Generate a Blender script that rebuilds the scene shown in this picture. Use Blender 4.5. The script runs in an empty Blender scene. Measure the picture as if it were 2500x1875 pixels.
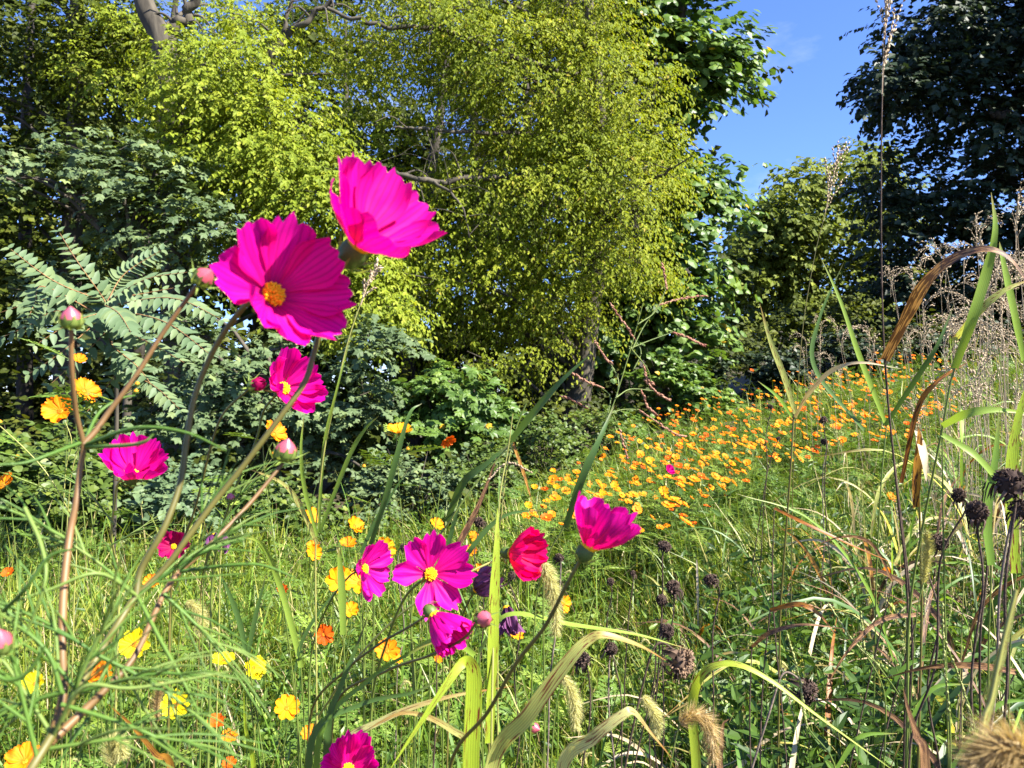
import bpy, math, numpy as np
from mathutils import Matrix, Vector
scene = bpy.context.scene
R = math.radians
# ------------------------------------------------------------------ camera
FPX = 1962.0                     # focal length in photo pixels (2500 wide)
CAM = np.array([0.0, 0.0, 1.25])
PITCH = R(0.66)
cam_d = bpy.data.cameras.new('camera'); cam = bpy.data.objects.new('camera', cam_d)
scene.collection.objects.link(cam); scene.camera = cam
cam.location = CAM; cam.rotation_euler = (R(90) + PITCH, 0, 0)
cam_d.sensor_width = 36; cam_d.lens = 36 * FPX / 2500; cam_d.clip_start = 0.02; cam_d.clip_end = 500
cam_d.dof.use_dof = True; cam_d.dof.focus_distance = 1.6; cam_d.dof.aperture_fstop = 17
# ------------------------------------------------------------------ sky, sun, exposure
SUN_AZ, SUN_EL = R(117), R(45)     # azimuth clockwise from the view direction (+Y)
w = bpy.data.worlds.new('World'); scene.world = w; w.use_nodes = True
nt = w.node_tree; nt.nodes.clear()
N = nt.nodes.new; Lk = nt.links.new
sky = N('ShaderNodeTexSky'); sky.sky_type = 'NISHITA'; sky.sun_disc = False
sky.sun_elevation = SUN_EL; sky.sun_rotation = SUN_AZ; sky.air_density = 1.0; sky.dust_density = 0.15; sky.ozone_density = 3.5
tc = N('ShaderNodeTexCoord'); mp = N('ShaderNodeMapping'); mp.inputs['Scale'].default_value = (2.6, 2.6, 6.0); mp.inputs['Rotation'].default_value = (0.2, 0.5, 0.4)
nz = N('ShaderNodeTexNoise'); nz.inputs['Scale'].default_value = 2.2; nz.inputs['Detail'].default_value = 7; nz.inputs['Roughness'].default_value = 0.55
rp = N('ShaderNodeValToRGB'); rp.color_ramp.elements[0].position = 0.53; rp.color_ramp.elements[1].position = 1.0
rp.color_ramp.elements[1].color = (.55, .55, .55, 1)
mx = N('ShaderNodeMix'); mx.data_type = 'RGBA'; mx.inputs['B'].default_value = (8.5, 8.8, 9.6, 1)
bg = N('ShaderNodeBackground'); bg.inputs['Strength'].default_value = 0.05
wo = N('ShaderNodeOutputWorld')
Lk(tc.outputs['Generated'], mp.inputs['Vector']); Lk(mp.outputs[0], nz.inputs['Vector']); Lk(nz.outputs['Fac'], rp.inputs['Fac'])
Lk(rp.outputs['Color'], mx.inputs['Factor']); hue = N('ShaderNodeMix'); hue.data_type = 'RGBA'; hue.blend_type = 'MULTIPLY'; hue.inputs['Factor'].default_value = 1; hue.inputs['B'].default_value = (.85, 1.02, 1.55, 1)
Lk(sky.outputs[0], hue.inputs['A']); Lk(hue.outputs['Result'], mx.inputs['A']); Lk(mx.outputs['Result'], bg.inputs['Color']); Lk(bg.outputs[0], wo.inputs['Surface'])
sun_d = bpy.data.lights.new('sun', 'SUN'); sun_d.energy = 5.0; sun_d.angle = R(0.53); sun_d.color = (1.0, 0.95, 0.86)
sun = bpy.data.objects.new('sun', sun_d); scene.collection.objects.link(sun)
sv = Vector((math.sin(SUN_AZ) * math.cos(SUN_EL), math.cos(SUN_AZ) * math.cos(SUN_EL), math.sin(SUN_EL)))
sun.rotation_euler = sv.to_track_quat('Z', 'Y').to_euler(); sun.location = sv * 30
scene.view_settings.view_transform = 'Standard'; scene.view_settings.look = 'None'; scene.view_settings.gamma = 1
scene.view_settings.exposure = 2.0
scene.render.engine = 'CYCLES'
scene.render.resolution_x = 1024; scene.render.resolution_y = 768
scene.cycles.max_bounces = 6; scene.cycles.diffuse_bounces = 3; scene.cycles.transmission_bounces = 3; scene.cycles.glossy_bounces = 2

rng = np.random.default_rng(7)
UP = np.array([0, 0, 1.0])
def unit(v):
    v = np.asarray(v, float); return v / np.maximum(np.linalg.norm(v, axis=-1, keepdims=True), 1e-9)
CP, SP = math.cos(PITCH), math.sin(PITCH)
def P(px, py, d):
    """world point seen at photo pixel (px,py), d metres in front of the camera"""
    px = np.asarray(px, float); py = np.asarray(py, float); d = np.asarray(d, float)
    x = (px - 1250) / FPX; u = -(py - 937.5) / FPX
    y = CP - u * SP; z = SP + u * CP
    return np.stack(np.broadcast_arrays(CAM[0] + x / y * d, CAM[1] + d, CAM[2] + z / y * d), -1)
def sstep(a, b, x):
    t = np.clip((np.asarray(x, float) - a) / (b - a), 0, 1); return t * t * (3 - 2 * t)
def ground(x, y):
    x = np.asarray(x, float); y = np.asarray(y, float)
    right = np.log1p(np.exp((x - 0.2) * 1.6)) / 1.6
    z = 0.11 * right * sstep(-1, 4, y) + 0.035 * np.maximum(0, y - 3) * sstep(-1.5, 2.0, x) * (1 - sstep(10, 16, y) * 0.4)
    z = z + 0.085 * np.maximum(0, x - 1.2) * sstep(4.5, 9.5, y)
    z = z + 0.03 * np.sin(x * 1.7 + 0.5) * np.cos(y * 1.3) * sstep(1, 3, y)
    return z - 0.25 * sstep(6.5, 9.5, y) * (1 - sstep(-0.5, 1.5, x))
def edge_y(x):            # far edge of the meadow
    return np.interp(x, [-12, -6, -2.2, -0.3, 1.0, 2.4, 4, 6, 14], [4.6, 5.2, 5.9, 6.6, 9.0, 10.4, 11.2, 11.8, 13])
def ground_hit(px, py, h):
    for d in np.arange(1.0, 16, 0.04):
        p = P(px, py, d)
        if p[2] <= ground(p[0], p[1]) + h: return p
    return None
# ------------------------------------------------------------------ geometry helpers
def crom(pts, n):
    """Catmull-Rom through pts, n samples"""
    p = np.asarray(pts, float)
    if len(p) == 2: return p[0] + (p[1] - p[0]) * np.linspace(0, 1, n)[:, None]
    q = np.vstack([2 * p[0] - p[1], p, 2 * p[-1] - p[-2]])
    t = np.linspace(0, len(p) - 1 - 1e-6, n); i = t.astype(int); f = (t - i)[:, None]
    a, b, c, d = q[i], q[i + 1], q[i + 2], q[i + 3]
    return 0.5 * (2 * b + (c - a) * f + (2 * a - 5 * b + 4 * c - d) * f ** 2 + (3 * b - a - 3 * c + d) * f ** 3)
def frames(p):
    t = unit(np.gradient(p, axis=0)); ref = np.array([0.3, -0.9, 0.1]) if abs(t[:, 2]).mean() > .6 else UP
    n = unit(np.cross(t, ref)); return t, n, unit(np.cross(n, t))
class Geo:
    def __init__(s): s.v = []; s.f = []; s.al = []; s.ac = []; s.n = 0
    def add(s, V, F, tint=0.5, along=0.5, across=0.0, mat=0):
        V = np.asarray(V, float).reshape(-1, 3); F = np.asarray(F, int)
        s.v.append(V); s.f.append((F + s.n, np.broadcast_to(np.asarray(tint, float), len(F)), mat))
        s.al.append(np.broadcast_to(np.asarray(along, float), len(V))); s.ac.append(np.broadcast_to(np.asarray(across, float), len(V)))
        s.n += len(V); return s
    def tube(s, pts, r, sides=6, n=None, tint=0.5, mat=0, along=None):
        pts = np.asarray(pts, float); n = n or max(4, len(pts) * 4); p = crom(pts, n)
        rr = np.interp(np.linspace(0, 1, n), np.linspace(0, 1, len(np.atleast_1d(r))), np.atleast_1d(r)) if np.ndim(r) else np.full(n, r)
        t, a, b = frames(p); th = np.linspace(0, 2 * np.pi, sides, endpoint=False)
        V = p[:, None] + rr[:, None, None] * (np.cos(th)[None, :, None] * a[:, None] + np.sin(th)[None, :, None] * b[:, None])
        i = np.arange(n - 1)[:, None] * sides; j = np.arange(sides)[None]; k = (j + 1) % sides
        F = np.stack([i + j, i + k, i + k + sides, i + j + sides], -1).reshape(-1, 4)
        s.add(V, F, tint, np.repeat(np.linspace(0, 1, n) if along is None else np.full(n, along), sides), 0, mat)
        s.add(V[-1], np.arange(sides)[None], tint, 1, 0, mat); s.add(V[0][::-1], np.arange(sides)[None], tint, 0, 0, mat); return s
    def blade(s, pts, width, face=None, n=16, fold=0.25, tint=0.5, mat=0, base=0.6, twist=0.0, wav=0.0):
        """a grass blade: folded ribbon with three rows of vertices and a drawn-out tip"""
        p = crom(pts, n); t = unit(np.gradient(p, axis=0)); f = np.asarray([0, -1, 0.25] if face is None else face, float)
        side = unit(np.cross(t, f)); nor = np.cross(side, t); u = np.linspace(0, 1, n)
        if twist:
            c, q = np.cos(twist * u)[:, None], np.sin(twist * u)[:, None]; side, nor = side * c + nor * q, nor * c - side * q
        wd = width / 2 * np.minimum(base + (1 - base) * u / 0.3, 1) * np.clip((1 - u) / 0.55, 0.02, 1) ** 0.8
        wd = wd * (1 + wav * np.sin(u * 23 + 2))
        V = np.stack([p - side * wd[:, None], p - nor * (fold * wd)[:, None], p + side * wd[:, None]], 1)
        i = np.arange(n - 1) * 3
        F = np.concatenate([np.stack([i, i + 1, i + 4, i + 3], -1), np.stack([i + 1, i + 2, i + 5, i + 4], -1)])
        return s.add(V, F, tint, np.repeat(u, 3), np.tile([-1, 0, 1], n), mat)
    def inst(s, T, F, pos, M, tint=0.5, mat=0, along=None, across=None):
        """many copies of a small template; M (N,3,3) has the local axes as columns"""
        pos = np.asarray(pos, float); n = len(pos)
        if n == 0: return s
        V = pos[:, None] + np.einsum('nij,vj->nvi', M, T)
        FF = (np.asarray(F)[None] + (np.arange(n) * len(T))[:, None, None]).reshape(-1, np.shape(F)[1])
        tt = np.repeat(np.broadcast_to(tint, n), len(F))
        return s.add(V, FF, tt, np.tile(T[:, 1] if along is None else along, n), np.tile(T[:, 0] if across is None else across, n), mat)
    def blades(s, base, az, length, lean, curl, width, k=4, tint=0.5, mat=0, wprof=None):
        """many grass blades at once"""
        n = len(base); u = np.linspace(0, 1, k + 1)
        th = lean[:, None] + curl[:, None] * (u[None, :-1] + .5 / k) ** 1.3
        h = np.stack([np.sin(az), np.cos(az), np.zeros(n)], -1)
        st = (np.sin(th)[..., None] * h[:, None] + np.cos(th)[..., None] * UP) * (length / k)[:, None, None]
        p = base[:, None] + np.concatenate([np.zeros((n, 1, 3)), np.cumsum(st, 1)], 1)
        rot = rng.uniform(-1.2, 1.2, n); sd = np.stack([np.cos(az + rot), -np.sin(az + rot), np.zeros(n)], -1)
        wp = np.array([0.7, 1, .85, .55, .04]) if wprof is None else np.asarray(wprof)
        wp = np.interp(u, np.linspace(0, 1, len(wp)), wp)
        off = sd[:, None] * (width[:, None] / 2 * wp[None])[..., None]
        V = np.stack([p - off, p + off], 2)
        i = np.arange(k) * 2; f = np.stack([i, i + 1, i + 3, i + 2], -1)
        F = (f[None] + (np.arange(n) * (2 * k + 2))[:, None, None]).reshape(-1, 4)
        s.add(V, F, np.repeat(np.broadcast_to(tint, n), k), np.tile(np.repeat(u, 2), n), np.tile([-1., 1.], n * (k + 1)), mat)
        return p
    def build(s, name, mats, parent=None, off=(0, 0, 0), smooth=True, link=True):
        me = bpy.data.meshes.new(name); V = np.concatenate(s.v) - np.asarray(off, float)
        me.vertices.add(len(V)); me.vertices.foreach_set('co', V.astype(np.float32).ravel())
        loops = np.concatenate([f.ravel() for f, _, _ in s.f]); tot = np.concatenate([np.full(len(f), f.shape[1]) for f, _, _ in s.f])
        me.loops.add(len(loops)); me.loops.foreach_set('vertex_index', loops.astype(np.int32))
        me.polygons.add(len(tot)); me.polygons.foreach_set('loop_start', np.concatenate([[0], np.cumsum(tot)[:-1]]).astype(np.int32))
        me.polygons.foreach_set('loop_total', tot.astype(np.int32))
        me.polygons.foreach_set('material_index', np.concatenate([np.full(len(f), m) for f, _, m in s.f]).astype(np.int32))
        me.polygons.foreach_set('use_smooth', np.full(len(tot), smooth))
        me.update(calc_edges=True)
        a = me.attributes.new('tint', 'FLOAT', 'FACE'); a.data.foreach_set('value', np.concatenate([t for _, t, _ in s.f]).astype(np.float32))
        a = me.attributes.new('along', 'FLOAT', 'POINT'); a.data.foreach_set('value', np.concatenate(s.al).astype(np.float32))
        a = me.attributes.new('across', 'FLOAT', 'POINT'); a.data.foreach_set('value', np.concatenate(s.ac).astype(np.float32))
        for m in (mats if isinstance(mats, (list, tuple)) else [mats]): me.materials.append(m)
        if not link: return me
        return obj(name, me, parent)
def obj(name, me, parent=None):
    o = bpy.data.objects.new(name, me); scene.collection.objects.link(o)
    if parent is not None: o.parent = parent
    return o
def tag(o, label=None, cat=None, group=None, kind=None):
    if label: o['label'] = label
    if cat: o['category'] = cat
    if group: o['group'] = group
    if kind: o['kind'] = kind
    return o
def empty(name, loc, label, cat, group=None):
    o = bpy.data.objects.new(name, None); scene.collection.objects.link(o); o.location = loc; o.empty_display_size = 0.05
    return tag(o, label, cat, group)
def M3(a, n):
    """local axes (side, length a, normal n) as columns"""
    a = unit(a); b = unit(np.cross(a, n)); n = np.cross(b, a); return np.stack([b, a, n], -1)
def put(o, loc, M):
    m = Matrix.Identity(4)
    for i in range(3):
        for j in range(3): m[i][j] = float(M[i][j])
        m[i][3] = float(loc[i])
    o.matrix_local = m; return o
def rdir(n): return unit(rng.normal(size=(n, 3)))
# leaf templates: x side, y length, z normal
DIA = (np.array([[0, 0, 0], [.5, .45, .10], [0, 1, -.06], [-.5, .45, .10]]), [[0, 1, 2], [0, 2, 3]])
OVA = (np.array([[0, 0, 0], [.42, .25, .09], [.44, .55, .09], [0, 1, -.10], [-.44, .55, .09], [-.42, .25, .09], [0, .5, 0]]),
       [[0, 1, 6], [1, 2, 6], [2, 3, 6], [3, 4, 6], [4, 5, 6], [5, 0, 6]])
def star_leaf(lobes, deep):
    pts = [[0, 0, 0]]; ang = np.linspace(-2.1, 2.1, lobes * 2 - 1)
    for i, a in enumerate(ang):
        r = (0.62 - 0.10 * abs(a)) if i % 2 == 0 else 0.62 * deep
        pts.append([math.sin(a) * r, 0.36 + math.cos(a) * r, -0.10 * (r > .4) + 0.03])
    c = len(pts); pts.append([0, .36, 0.05])
    return np.array(pts), [[i, (i + 1) % c, c] for i in range(c)]
MAPLE = star_leaf(5, .56); TULIP = star_leaf(4, .72)
# ------------------------------------------------------------------ materials
def newmat(name):
    m = bpy.data.materials.new(name); m.use_nodes = True; t = m.node_tree; t.nodes.clear(); return m, t, t.nodes.new, t.links.new
def attr(t, n): a = t.nodes.new('ShaderNodeAttribute'); a.attribute_name = n; return a.outputs['Fac']
def ramp(t, fac, cols):
    r = t.nodes.new('ShaderNodeValToRGB'); e = r.color_ramp.elements
    while len(e) < len(cols): e.new(0.5)
    for k, (p, c) in zip(e, cols): k.position = p; k.color = (*c, 1)
    t.links.new(fac, r.inputs['Fac']); return r.outputs['Color']
def finish(t, col, trans=0.4, rough=0.5, tcol=(1.15, 1.1, .55), spec=0.4, bump=None, disp=None):
    N = t.nodes.new; L = t.links.new
    pb = N('ShaderNodeBsdfPrincipled'); pb.inputs['Roughness'].default_value = rough; pb.inputs['Specular IOR Level'].default_value = spec
    L(col, pb.inputs['Base Color']); out = N('ShaderNodeOutputMaterial')
    if bump is not None: L(bump, pb.inputs['Normal'])
    if trans:
        mu = N('ShaderNodeMix'); mu.data_type = 'RGBA'; mu.blend_type = 'MULTIPLY'; mu.inputs['Factor'].default_value = 1
        mu.inputs['B'].default_value = (*tcol, 1); L(col, mu.inputs['A'])
        tr = N('ShaderNodeBsdfTranslucent'); L(mu.outputs['Result'], tr.inputs['Color'])
        ms = N('ShaderNodeMixShader'); ms.inputs[0].default_value = trans; L(pb.outputs[0], ms.inputs[1]); L(tr.outputs[0], ms.inputs[2]); L(ms.outputs[0], out.inputs['Surface'])
    else: L(pb.outputs[0], out.inputs['Surface'])
def leafmat(name, cols, trans=.4, rough=.5, spec=.4, tcol=(1.15, 1.1, .55)):
    m, t, N, L = newmat(name); finish(t, ramp(t, attr(t, 'tint'), cols), trans, rough, tcol, spec); return m
def bladelikemat(name, cols, tip=None, spots=None, trans=.35, rough=.45, scale=60, stripe=.12):
    """green blade: tint picks the hue, tips dry out, elongated stains and fine parallel veins"""
    m, t, N, L = newmat(name); col = ramp(t, attr(t, 'tint'), cols)
    def mixc(fac, a, c):
        x = N('ShaderNodeMix'); x.data_type = 'RGBA'; L(fac, x.inputs['Factor']); L(a, x.inputs['A'])
        if isinstance(c, tuple): x.inputs['B'].default_value = (*c, 1)
        else: L(c, x.inputs['B'])
        return x.outputs['Result']
    tcn = N('ShaderNodeTexCoord')
    if tip:
        nz = N('ShaderNodeTexNoise'); nz.inputs['Scale'].default_value = 25; L(tcn.outputs['Object'], nz.inputs['Vector'])
        ad = N('ShaderNodeMath'); ad.operation = 'MULTIPLY_ADD'; L(nz.outputs['Fac'], ad.inputs[0]); ad.inputs[1].default_value = 0.5; L(attr(t, 'along'), ad.inputs[2])
        mr = N('ShaderNodeMapRange'); mr.inputs['From Min'].default_value = tip[0]; mr.inputs['From Max'].default_value = tip[1]; L(ad.outputs[0], mr.inputs['Value'])
        col = mixc(mr.outputs[0], col, tip[2])
    if spots:
        cb = N('ShaderNodeCombineXYZ'); ml = N('ShaderNodeMath'); ml.operation = 'MULTIPLY'; L(attr(t, 'along'), ml.inputs[0]); ml.inputs[1].default_value = spots[2]
        m2 = N('ShaderNodeMath'); m2.operation = 'MULTIPLY'; L(attr(t, 'across'), m2.inputs[0]); m2.inputs[1].default_value = 2.6
        L(ml.outputs[0], cb.inputs[0]); L(m2.outputs[0], cb.inputs[1])
        oi = N('ShaderNodeObjectInfo'); L(oi.outputs['Random'], cb.inputs[2])
        nz = N('ShaderNodeTexNoise'); nz.inputs['Scale'].default_value = 1.3; nz.inputs['Detail'].default_value = 4; L(cb.outputs[0], nz.inputs['Vector'])
        mr = N('ShaderNodeMapRange'); mr.inputs['From Min'].default_value = spots[0]; mr.inputs['From Max'].default_value = spots[0] + .05; L(nz.outputs['Fac'], mr.inputs['Value'])
        col = mixc(mr.outputs[0], col, spots[1])
    if stripe:
        ml = N('ShaderNodeMath'); ml.operation = 'MULTIPLY'; L(attr(t, 'across'), ml.inputs[0]); ml.inputs[1].default_value = 22
        sn = N('ShaderNodeMath'); sn.operation = 'SINE'; L(ml.outputs[0], sn.inputs[0])
        mr = N('ShaderNodeMapRange'); mr.inputs['From Min'].default_value = -1; mr.inputs['To Min'].default_value = 1 - stripe * 2; mr.inputs['To Max'].default_value = 1 + stripe
        L(sn.outputs[0], mr.inputs['Value'])
        x = N('ShaderNodeMix'); x.data_type = 'RGBA'; x.blend_type = 'MULTIPLY'; x.inputs['Factor'].default_value = 1; L(col, x.inputs['A']); L(mr.outputs[0], x.inputs['B']); col = x.outputs['Result']
    finish(t, col, trans, rough); return m
def plainmat(name, c1, c2, scale=30, rough=.7, trans=0, bump=0.0, spec=.3, stretch=(1, 1, 1)):
    m, t, N, L = newmat(name); tcn = N('ShaderNodeTexCoord'); mpn = N('ShaderNodeMapping'); mpn.inputs['Scale'].default_value = stretch
    L(tcn.outputs['Object'], mpn.inputs['Vector'])
    nz = N('ShaderNodeTexNoise'); nz.inputs['Scale'].default_value = scale; nz.inputs['Detail'].default_value = 6; L(mpn.outputs[0], nz.inputs['Vector'])
    col = ramp(t, nz.outputs['Fac'], [(.3, c1), (.7, c2)]); b = None
    if bump:
        bn = N('ShaderNodeBump'); bn.inputs['Strength'].default_value = bump; bn.inputs['Distance'].default_value = .02; L(nz.outputs['Fac'], bn.inputs['Height']); b = bn.outputs[0]
    finish(t, col, trans, rough, spec=spec, bump=b); return m
def petalmat(name, inner, mid, outer, trans=.4, vein=.25, tcol=(1, 1, 1), veins=26):
    m, t, N, L = newmat(name); col = ramp(t, attr(t, 'along'), [(0, inner), (.35, mid), (1, outer)])
    tcn = N('ShaderNodeTexCoord'); nz = N('ShaderNodeTexNoise'); nz.inputs['Scale'].default_value = 90; L(tcn.outputs['Object'], nz.inputs['Vector'])
    ml = N('ShaderNodeMath'); ml.operation = 'MULTIPLY_ADD'; L(attr(t, 'across'), ml.inputs[0]); ml.inputs[1].default_value = veins; L(nz.outputs['Fac'], ml.inputs[2])
    sn = N('ShaderNodeMath'); sn.operation = 'SINE'; L(ml.outputs[0], sn.inputs[0])
    mr = N('ShaderNodeMapRange'); mr.inputs['From Min'].default_value = .2; mr.inputs['To Min'].default_value = 1; mr.inputs['To Max'].default_value = 1 - vein; L(sn.outputs[0], mr.inputs['Value'])
    x = N('ShaderNodeMix'); x.data_type = 'RGBA'; x.blend_type = 'MULTIPLY'; x.inputs['Factor'].default_value = 1; L(col, x.inputs['A']); L(mr.outputs[0], x.inputs['B'])
    finish(t, x.outputs['Result'], trans, .6, tcol, .2); return m
MT = {}
MT['elm'] = leafmat('elm_leaf', [(0, (.09, .13, .006)), (.5, (.21, .26, .012)), (.9, (.36, .38, .03)), (1, (.44, .32, .05))], .48, .6, .22)
MT['elm2'] = leafmat('box_elder_leaf', [(0, (.09, .14, .01)), (.5, (.22, .28, .018)), (1, (.38, .41, .045))], .46, .6, .22)
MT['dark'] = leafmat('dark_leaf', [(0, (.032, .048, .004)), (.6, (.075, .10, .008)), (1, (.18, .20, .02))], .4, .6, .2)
MT['maple'] = leafmat('maple_leaf', [(0, (.05, .085, .03)), (.6, (.11, .16, .065)), (1, (.22, .27, .09))], .3, .6, .3)
MT['tulip'] = leafmat('tulip_tree_leaf', [(0, (.035, .08, .014)), (.6, (.11, .19, .032)), (.93, (.19, .27, .045)), (.96, (.5, .32, .02)), (1, (.6, .36, .02))], .38, .45, .35)
MT['far'] = leafmat('far_tree_leaf', [(0, (.075, .105, .012)), (.6, (.16, .20, .024)), (1, (.28, .31, .045))], .42, .6, .2)
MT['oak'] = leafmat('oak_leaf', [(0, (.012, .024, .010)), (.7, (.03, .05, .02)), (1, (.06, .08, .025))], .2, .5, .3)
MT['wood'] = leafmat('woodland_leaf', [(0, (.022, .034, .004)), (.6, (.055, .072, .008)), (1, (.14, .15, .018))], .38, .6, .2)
MT['ailanthus'] = leafmat('sumac_leaf', [(0, (.06, .10, .045)), (.6, (.10, .155, .07)), (1, (.15, .20, .08))], .25, .55, .3)
MT['shrub'] = leafmat('shrub_leaf', [(0, (.035, .065, .012)), (.6, (.09, .14, .02)), (1, (.19, .23, .035))], .35)
MT['bark'] = plainmat('bark', (.03, .025, .018), (.10, .085, .062), 9, .9, bump=.8, stretch=(1, 1, .25))
MT['bark_dark'] = plainmat('dark_bark', (.02, .017, .013), (.06, .05, .04), 9, .9, bump=.8, stretch=(1, 1, .25))
MT['grass'] = bladelikemat('meadow_grass', [(0, (.05, .10, .007)), (.5, (.16, .225, .016)), (.8, (.33, .34, .05)), (1, (.48, .40, .17))], stripe=0)
MT['weed'] = leafmat('weed_leaf', [(0, (.03, .07, .010)), (.6, (.085, .155, .018)), (1, (.20, .27, .035))], .35, .45, .4)
MT['dry'] = bladelikemat('dry_grass', [(0, (.06, .035, .015)), (.45, (.24, .16, .07)), (1, (.48, .38, .22))], stripe=0, trans=.25, rough=.6)
MT['fern'] = leafmat('ferny_leaf', [(0, (.065, .13, .018)), (.6, (.14, .23, .03)), (1, (.25, .32, .05))], .35)
MT['soil'] = plainmat('soil', (.035, .026, .016), (.09, .075, .035), 6, .95, bump=.5)
# ------------------------------------------------------------------ ground
g = Geo(); xs = np.concatenate([np.linspace(-140, -14, 18), np.linspace(-12, 16, 90), np.linspace(19, 140, 18)]); ys = np.concatenate([np.linspace(-40, -3, 8), np.linspace(-2, 16, 80), np.linspace(19, 220, 22)])
X, Y = np.meshgrid(xs, ys); Z = ground(X, Y)
i = (np.arange(len(ys) - 1)[:, None] * len(xs) + np.arange(len(xs) - 1)[None]).ravel()
g.add(np.stack([X, Y, Z], -1), np.stack([i, i + 1, i + 1 + len(xs), i + len(xs)], -1))
tag(g.build('ground', MT['soil']), 'dark earth of the sloping meadow and the wood behind it', 'ground', kind='structure')
# ------------------------------------------------------------------ trees
def clumps(ells, n, shell=.55):
    """n clump centres spread over px ellipses (cx,cy,rx,ry,depth,rdepth)"""
    e = np.array(ells, float); wgt = (e[:, 2] * e[:, 3]) ** .9; k = rng.choice(len(e), n, p=wgt / wgt.sum()); e = e[k]
    d = rdir(n) * (rng.uniform(shell ** 3, 1, n) ** (1 / 3))[:, None]
    return P(e[:, 0] + d[:, 0] * e[:, 2], e[:, 1] - d[:, 2] * e[:, 3], e[:, 4] + d[:, 1] * e[:, 5]), unit(d + [0, -.25, .35])
def foliage(g, cen, out, tmpl, leaf, sprays, per, crad, slen, droop=.6, hang=.5, mat=0, wid=.55, bias=0.0, rad_var=.45, flat=.6):
    """sprays of leaves: every clump holds arching twigs, every twig carries leaves on both sides"""
    n = len(cen); ct = rng.uniform(0, 1, n)
    cr = crad * rng.uniform(1 - rad_var, 1 + rad_var, n)
    k = np.repeat(np.arange(n), sprays); m = len(k)
    d0 = rdir(m); o = cen[k] + d0 * (cr[k] * rng.uniform(.25, 1, m))[:, None] * [1, 1, flat]
    sd = unit(d0 * [1, 1, .4] * .7 + out[k] * .6 + rdir(m) * .5)
    L = slen * rng.uniform(.6, 1.3, m)
    kk = np.repeat(np.arange(m), per); q = len(kk); t = (np.tile(np.arange(per), m) + rng.uniform(0, .8, q)) / per
    pos = o[kk] + sd[kk] * (L[kk] * t)[:, None] - UP * (droop * L[kk] * t * t)[:, None]
    tan = unit(sd[kk] - UP * (2 * droop * t)[:, None])
    side = unit(np.cross(tan, UP) + 1e-4) * np.where(np.tile(np.arange(per), m) % 2, 1, -1)[:, None]
    a = unit(tan * .6 + side * .8 + rdir(q) * .45 - UP * hang)
    nn = unit(UP * .8 + out[k][kk] * .55 + np.array([.35, -.25, 0]) + rdir(q) * .6)
    sc = leaf * rng.uniform(.6, 1.25, q); M = M3(a, nn) * sc[:, None, None]; M[:, :, 0] *= wid * 2 * rng.uniform(.8, 1.15, q)[:, None]
    tint = np.clip(.42 * ct[k][kk] + .5 * rng.uniform(0, 1, q) + .08 * t + bias, 0, 1)
    tint = np.where(rng.uniform(size=q) < .03, rng.uniform(.8, 1, q), tint * .93)
    g.inst(tmpl[0], tmpl[1], pos, M, tint, mat)
    return o, sd, L
def twigs(g, o, sd, L, droop, r=.004, frac=.25, mat=0):
    s = rng.uniform(size=len(o)) < frac; o, sd, L = o[s], sd[s], L[s]; n = len(o)
    t = np.array([-.5, 0, .5, 1.]); p = o[:, None] + sd[:, None] * (L[:, None] * t)[..., None] - UP * (droop * L[:, None] * np.maximum(t, 0) ** 2)[..., None]
    off = unit(np.cross(sd, [.1, 1, .2]))[:, None] * (r * np.array([1, .8, .55, .15]))[None, :, None]
    V = np.stack([p - off, p + off], 2); i = np.arange(3) * 2; f = np.stack([i, i + 1, i + 3, i + 2], -1)
    g.add(V, (f[None] + (np.arange(n) * 8)[:, None, None]).reshape(-1, 4), .5, .5, 0, mat)
def tree(name, label, ells, mat, tmpl, leaf, ncl, sprays, per, crad, slen, trunk, tr, limbs=(), droop=.6, hang=.5, wid=.55, bark='bark', bias=0., shell=.55, cat='tree', group=None, auto=9, extra=None, flat=.6):
    """trunk: list of (px,py,depth) from the ground up; tr radii; limbs: traced branches (points, radii)"""
    tp = [P(*q) for q in trunk]; base = np.array(tp[0]); base[2] = ground(base[0], base[1]) - .03
    tp[0] = base
    root = empty(name, base, label, cat, group)
    g = Geo(); g.tube(tp, tr, 9, n=len(tp) * 7); g.build('trunk', MT[bark], root, base)
    for pts, rr in limbs:
        q = np.array([P(*a) for a in pts]); c = crom(q, len(q) * 5); rr = np.array(rr) * .62; c[1:-1] += rng.normal(size=(len(c) - 2, 3)) * np.mean(rr) * .45
        b = Geo(); b.tube(c, rr, 7, n=len(c) * 3)
        for j in range(len(c) // 3):
            o = c[int(rng.uniform(.25, .95) * (len(c) - 1))]; d = rdir(1)[0] * [1, .6, .8] + [0, -.2, .1]; L = rng.uniform(.3, .9)
            b.tube([o, o + d * L * .5 + [0, 0, .06], o + d * L - [0, 0, .1]], [np.mean(rr) * .4, np.mean(rr) * .25, .003], 5, n=9)
        b.build('branch', MT[bark], root, base)
    cen, out = clumps(ells, ncl, shell)
    if auto:
        tc_ = crom(tp, 30)
        for j in rng.choice(len(cen), min(auto, len(cen)), replace=False):
            c = cen[j]; s = tc_[np.argmin(np.linalg.norm(tc_ - (c - [0, 0, .9]), axis=1))]
            mid = s * .45 + c * .55 + [0, 0, .25] + rng.normal(size=3) * .15
            L = np.linalg.norm(c - s); Geo().tube([s, mid, c, c + (c - mid) * .4], [min(.05, .014 * L + .012), .02, .012, .004], 5, n=14).build('branch', MT[bark], root, base)
    g = Geo(); o, sd, L = foliage(g, cen, out, tmpl, leaf, sprays, per, crad, slen, droop, hang, 0, wid, bias, flat=flat)
    twigs(g, o, sd, L, droop, mat=1)
    if extra: extra(g)
    tag(g.build('crown', [MT[mat], MT[bark]], root, base, smooth=False), None)
    return root
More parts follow.
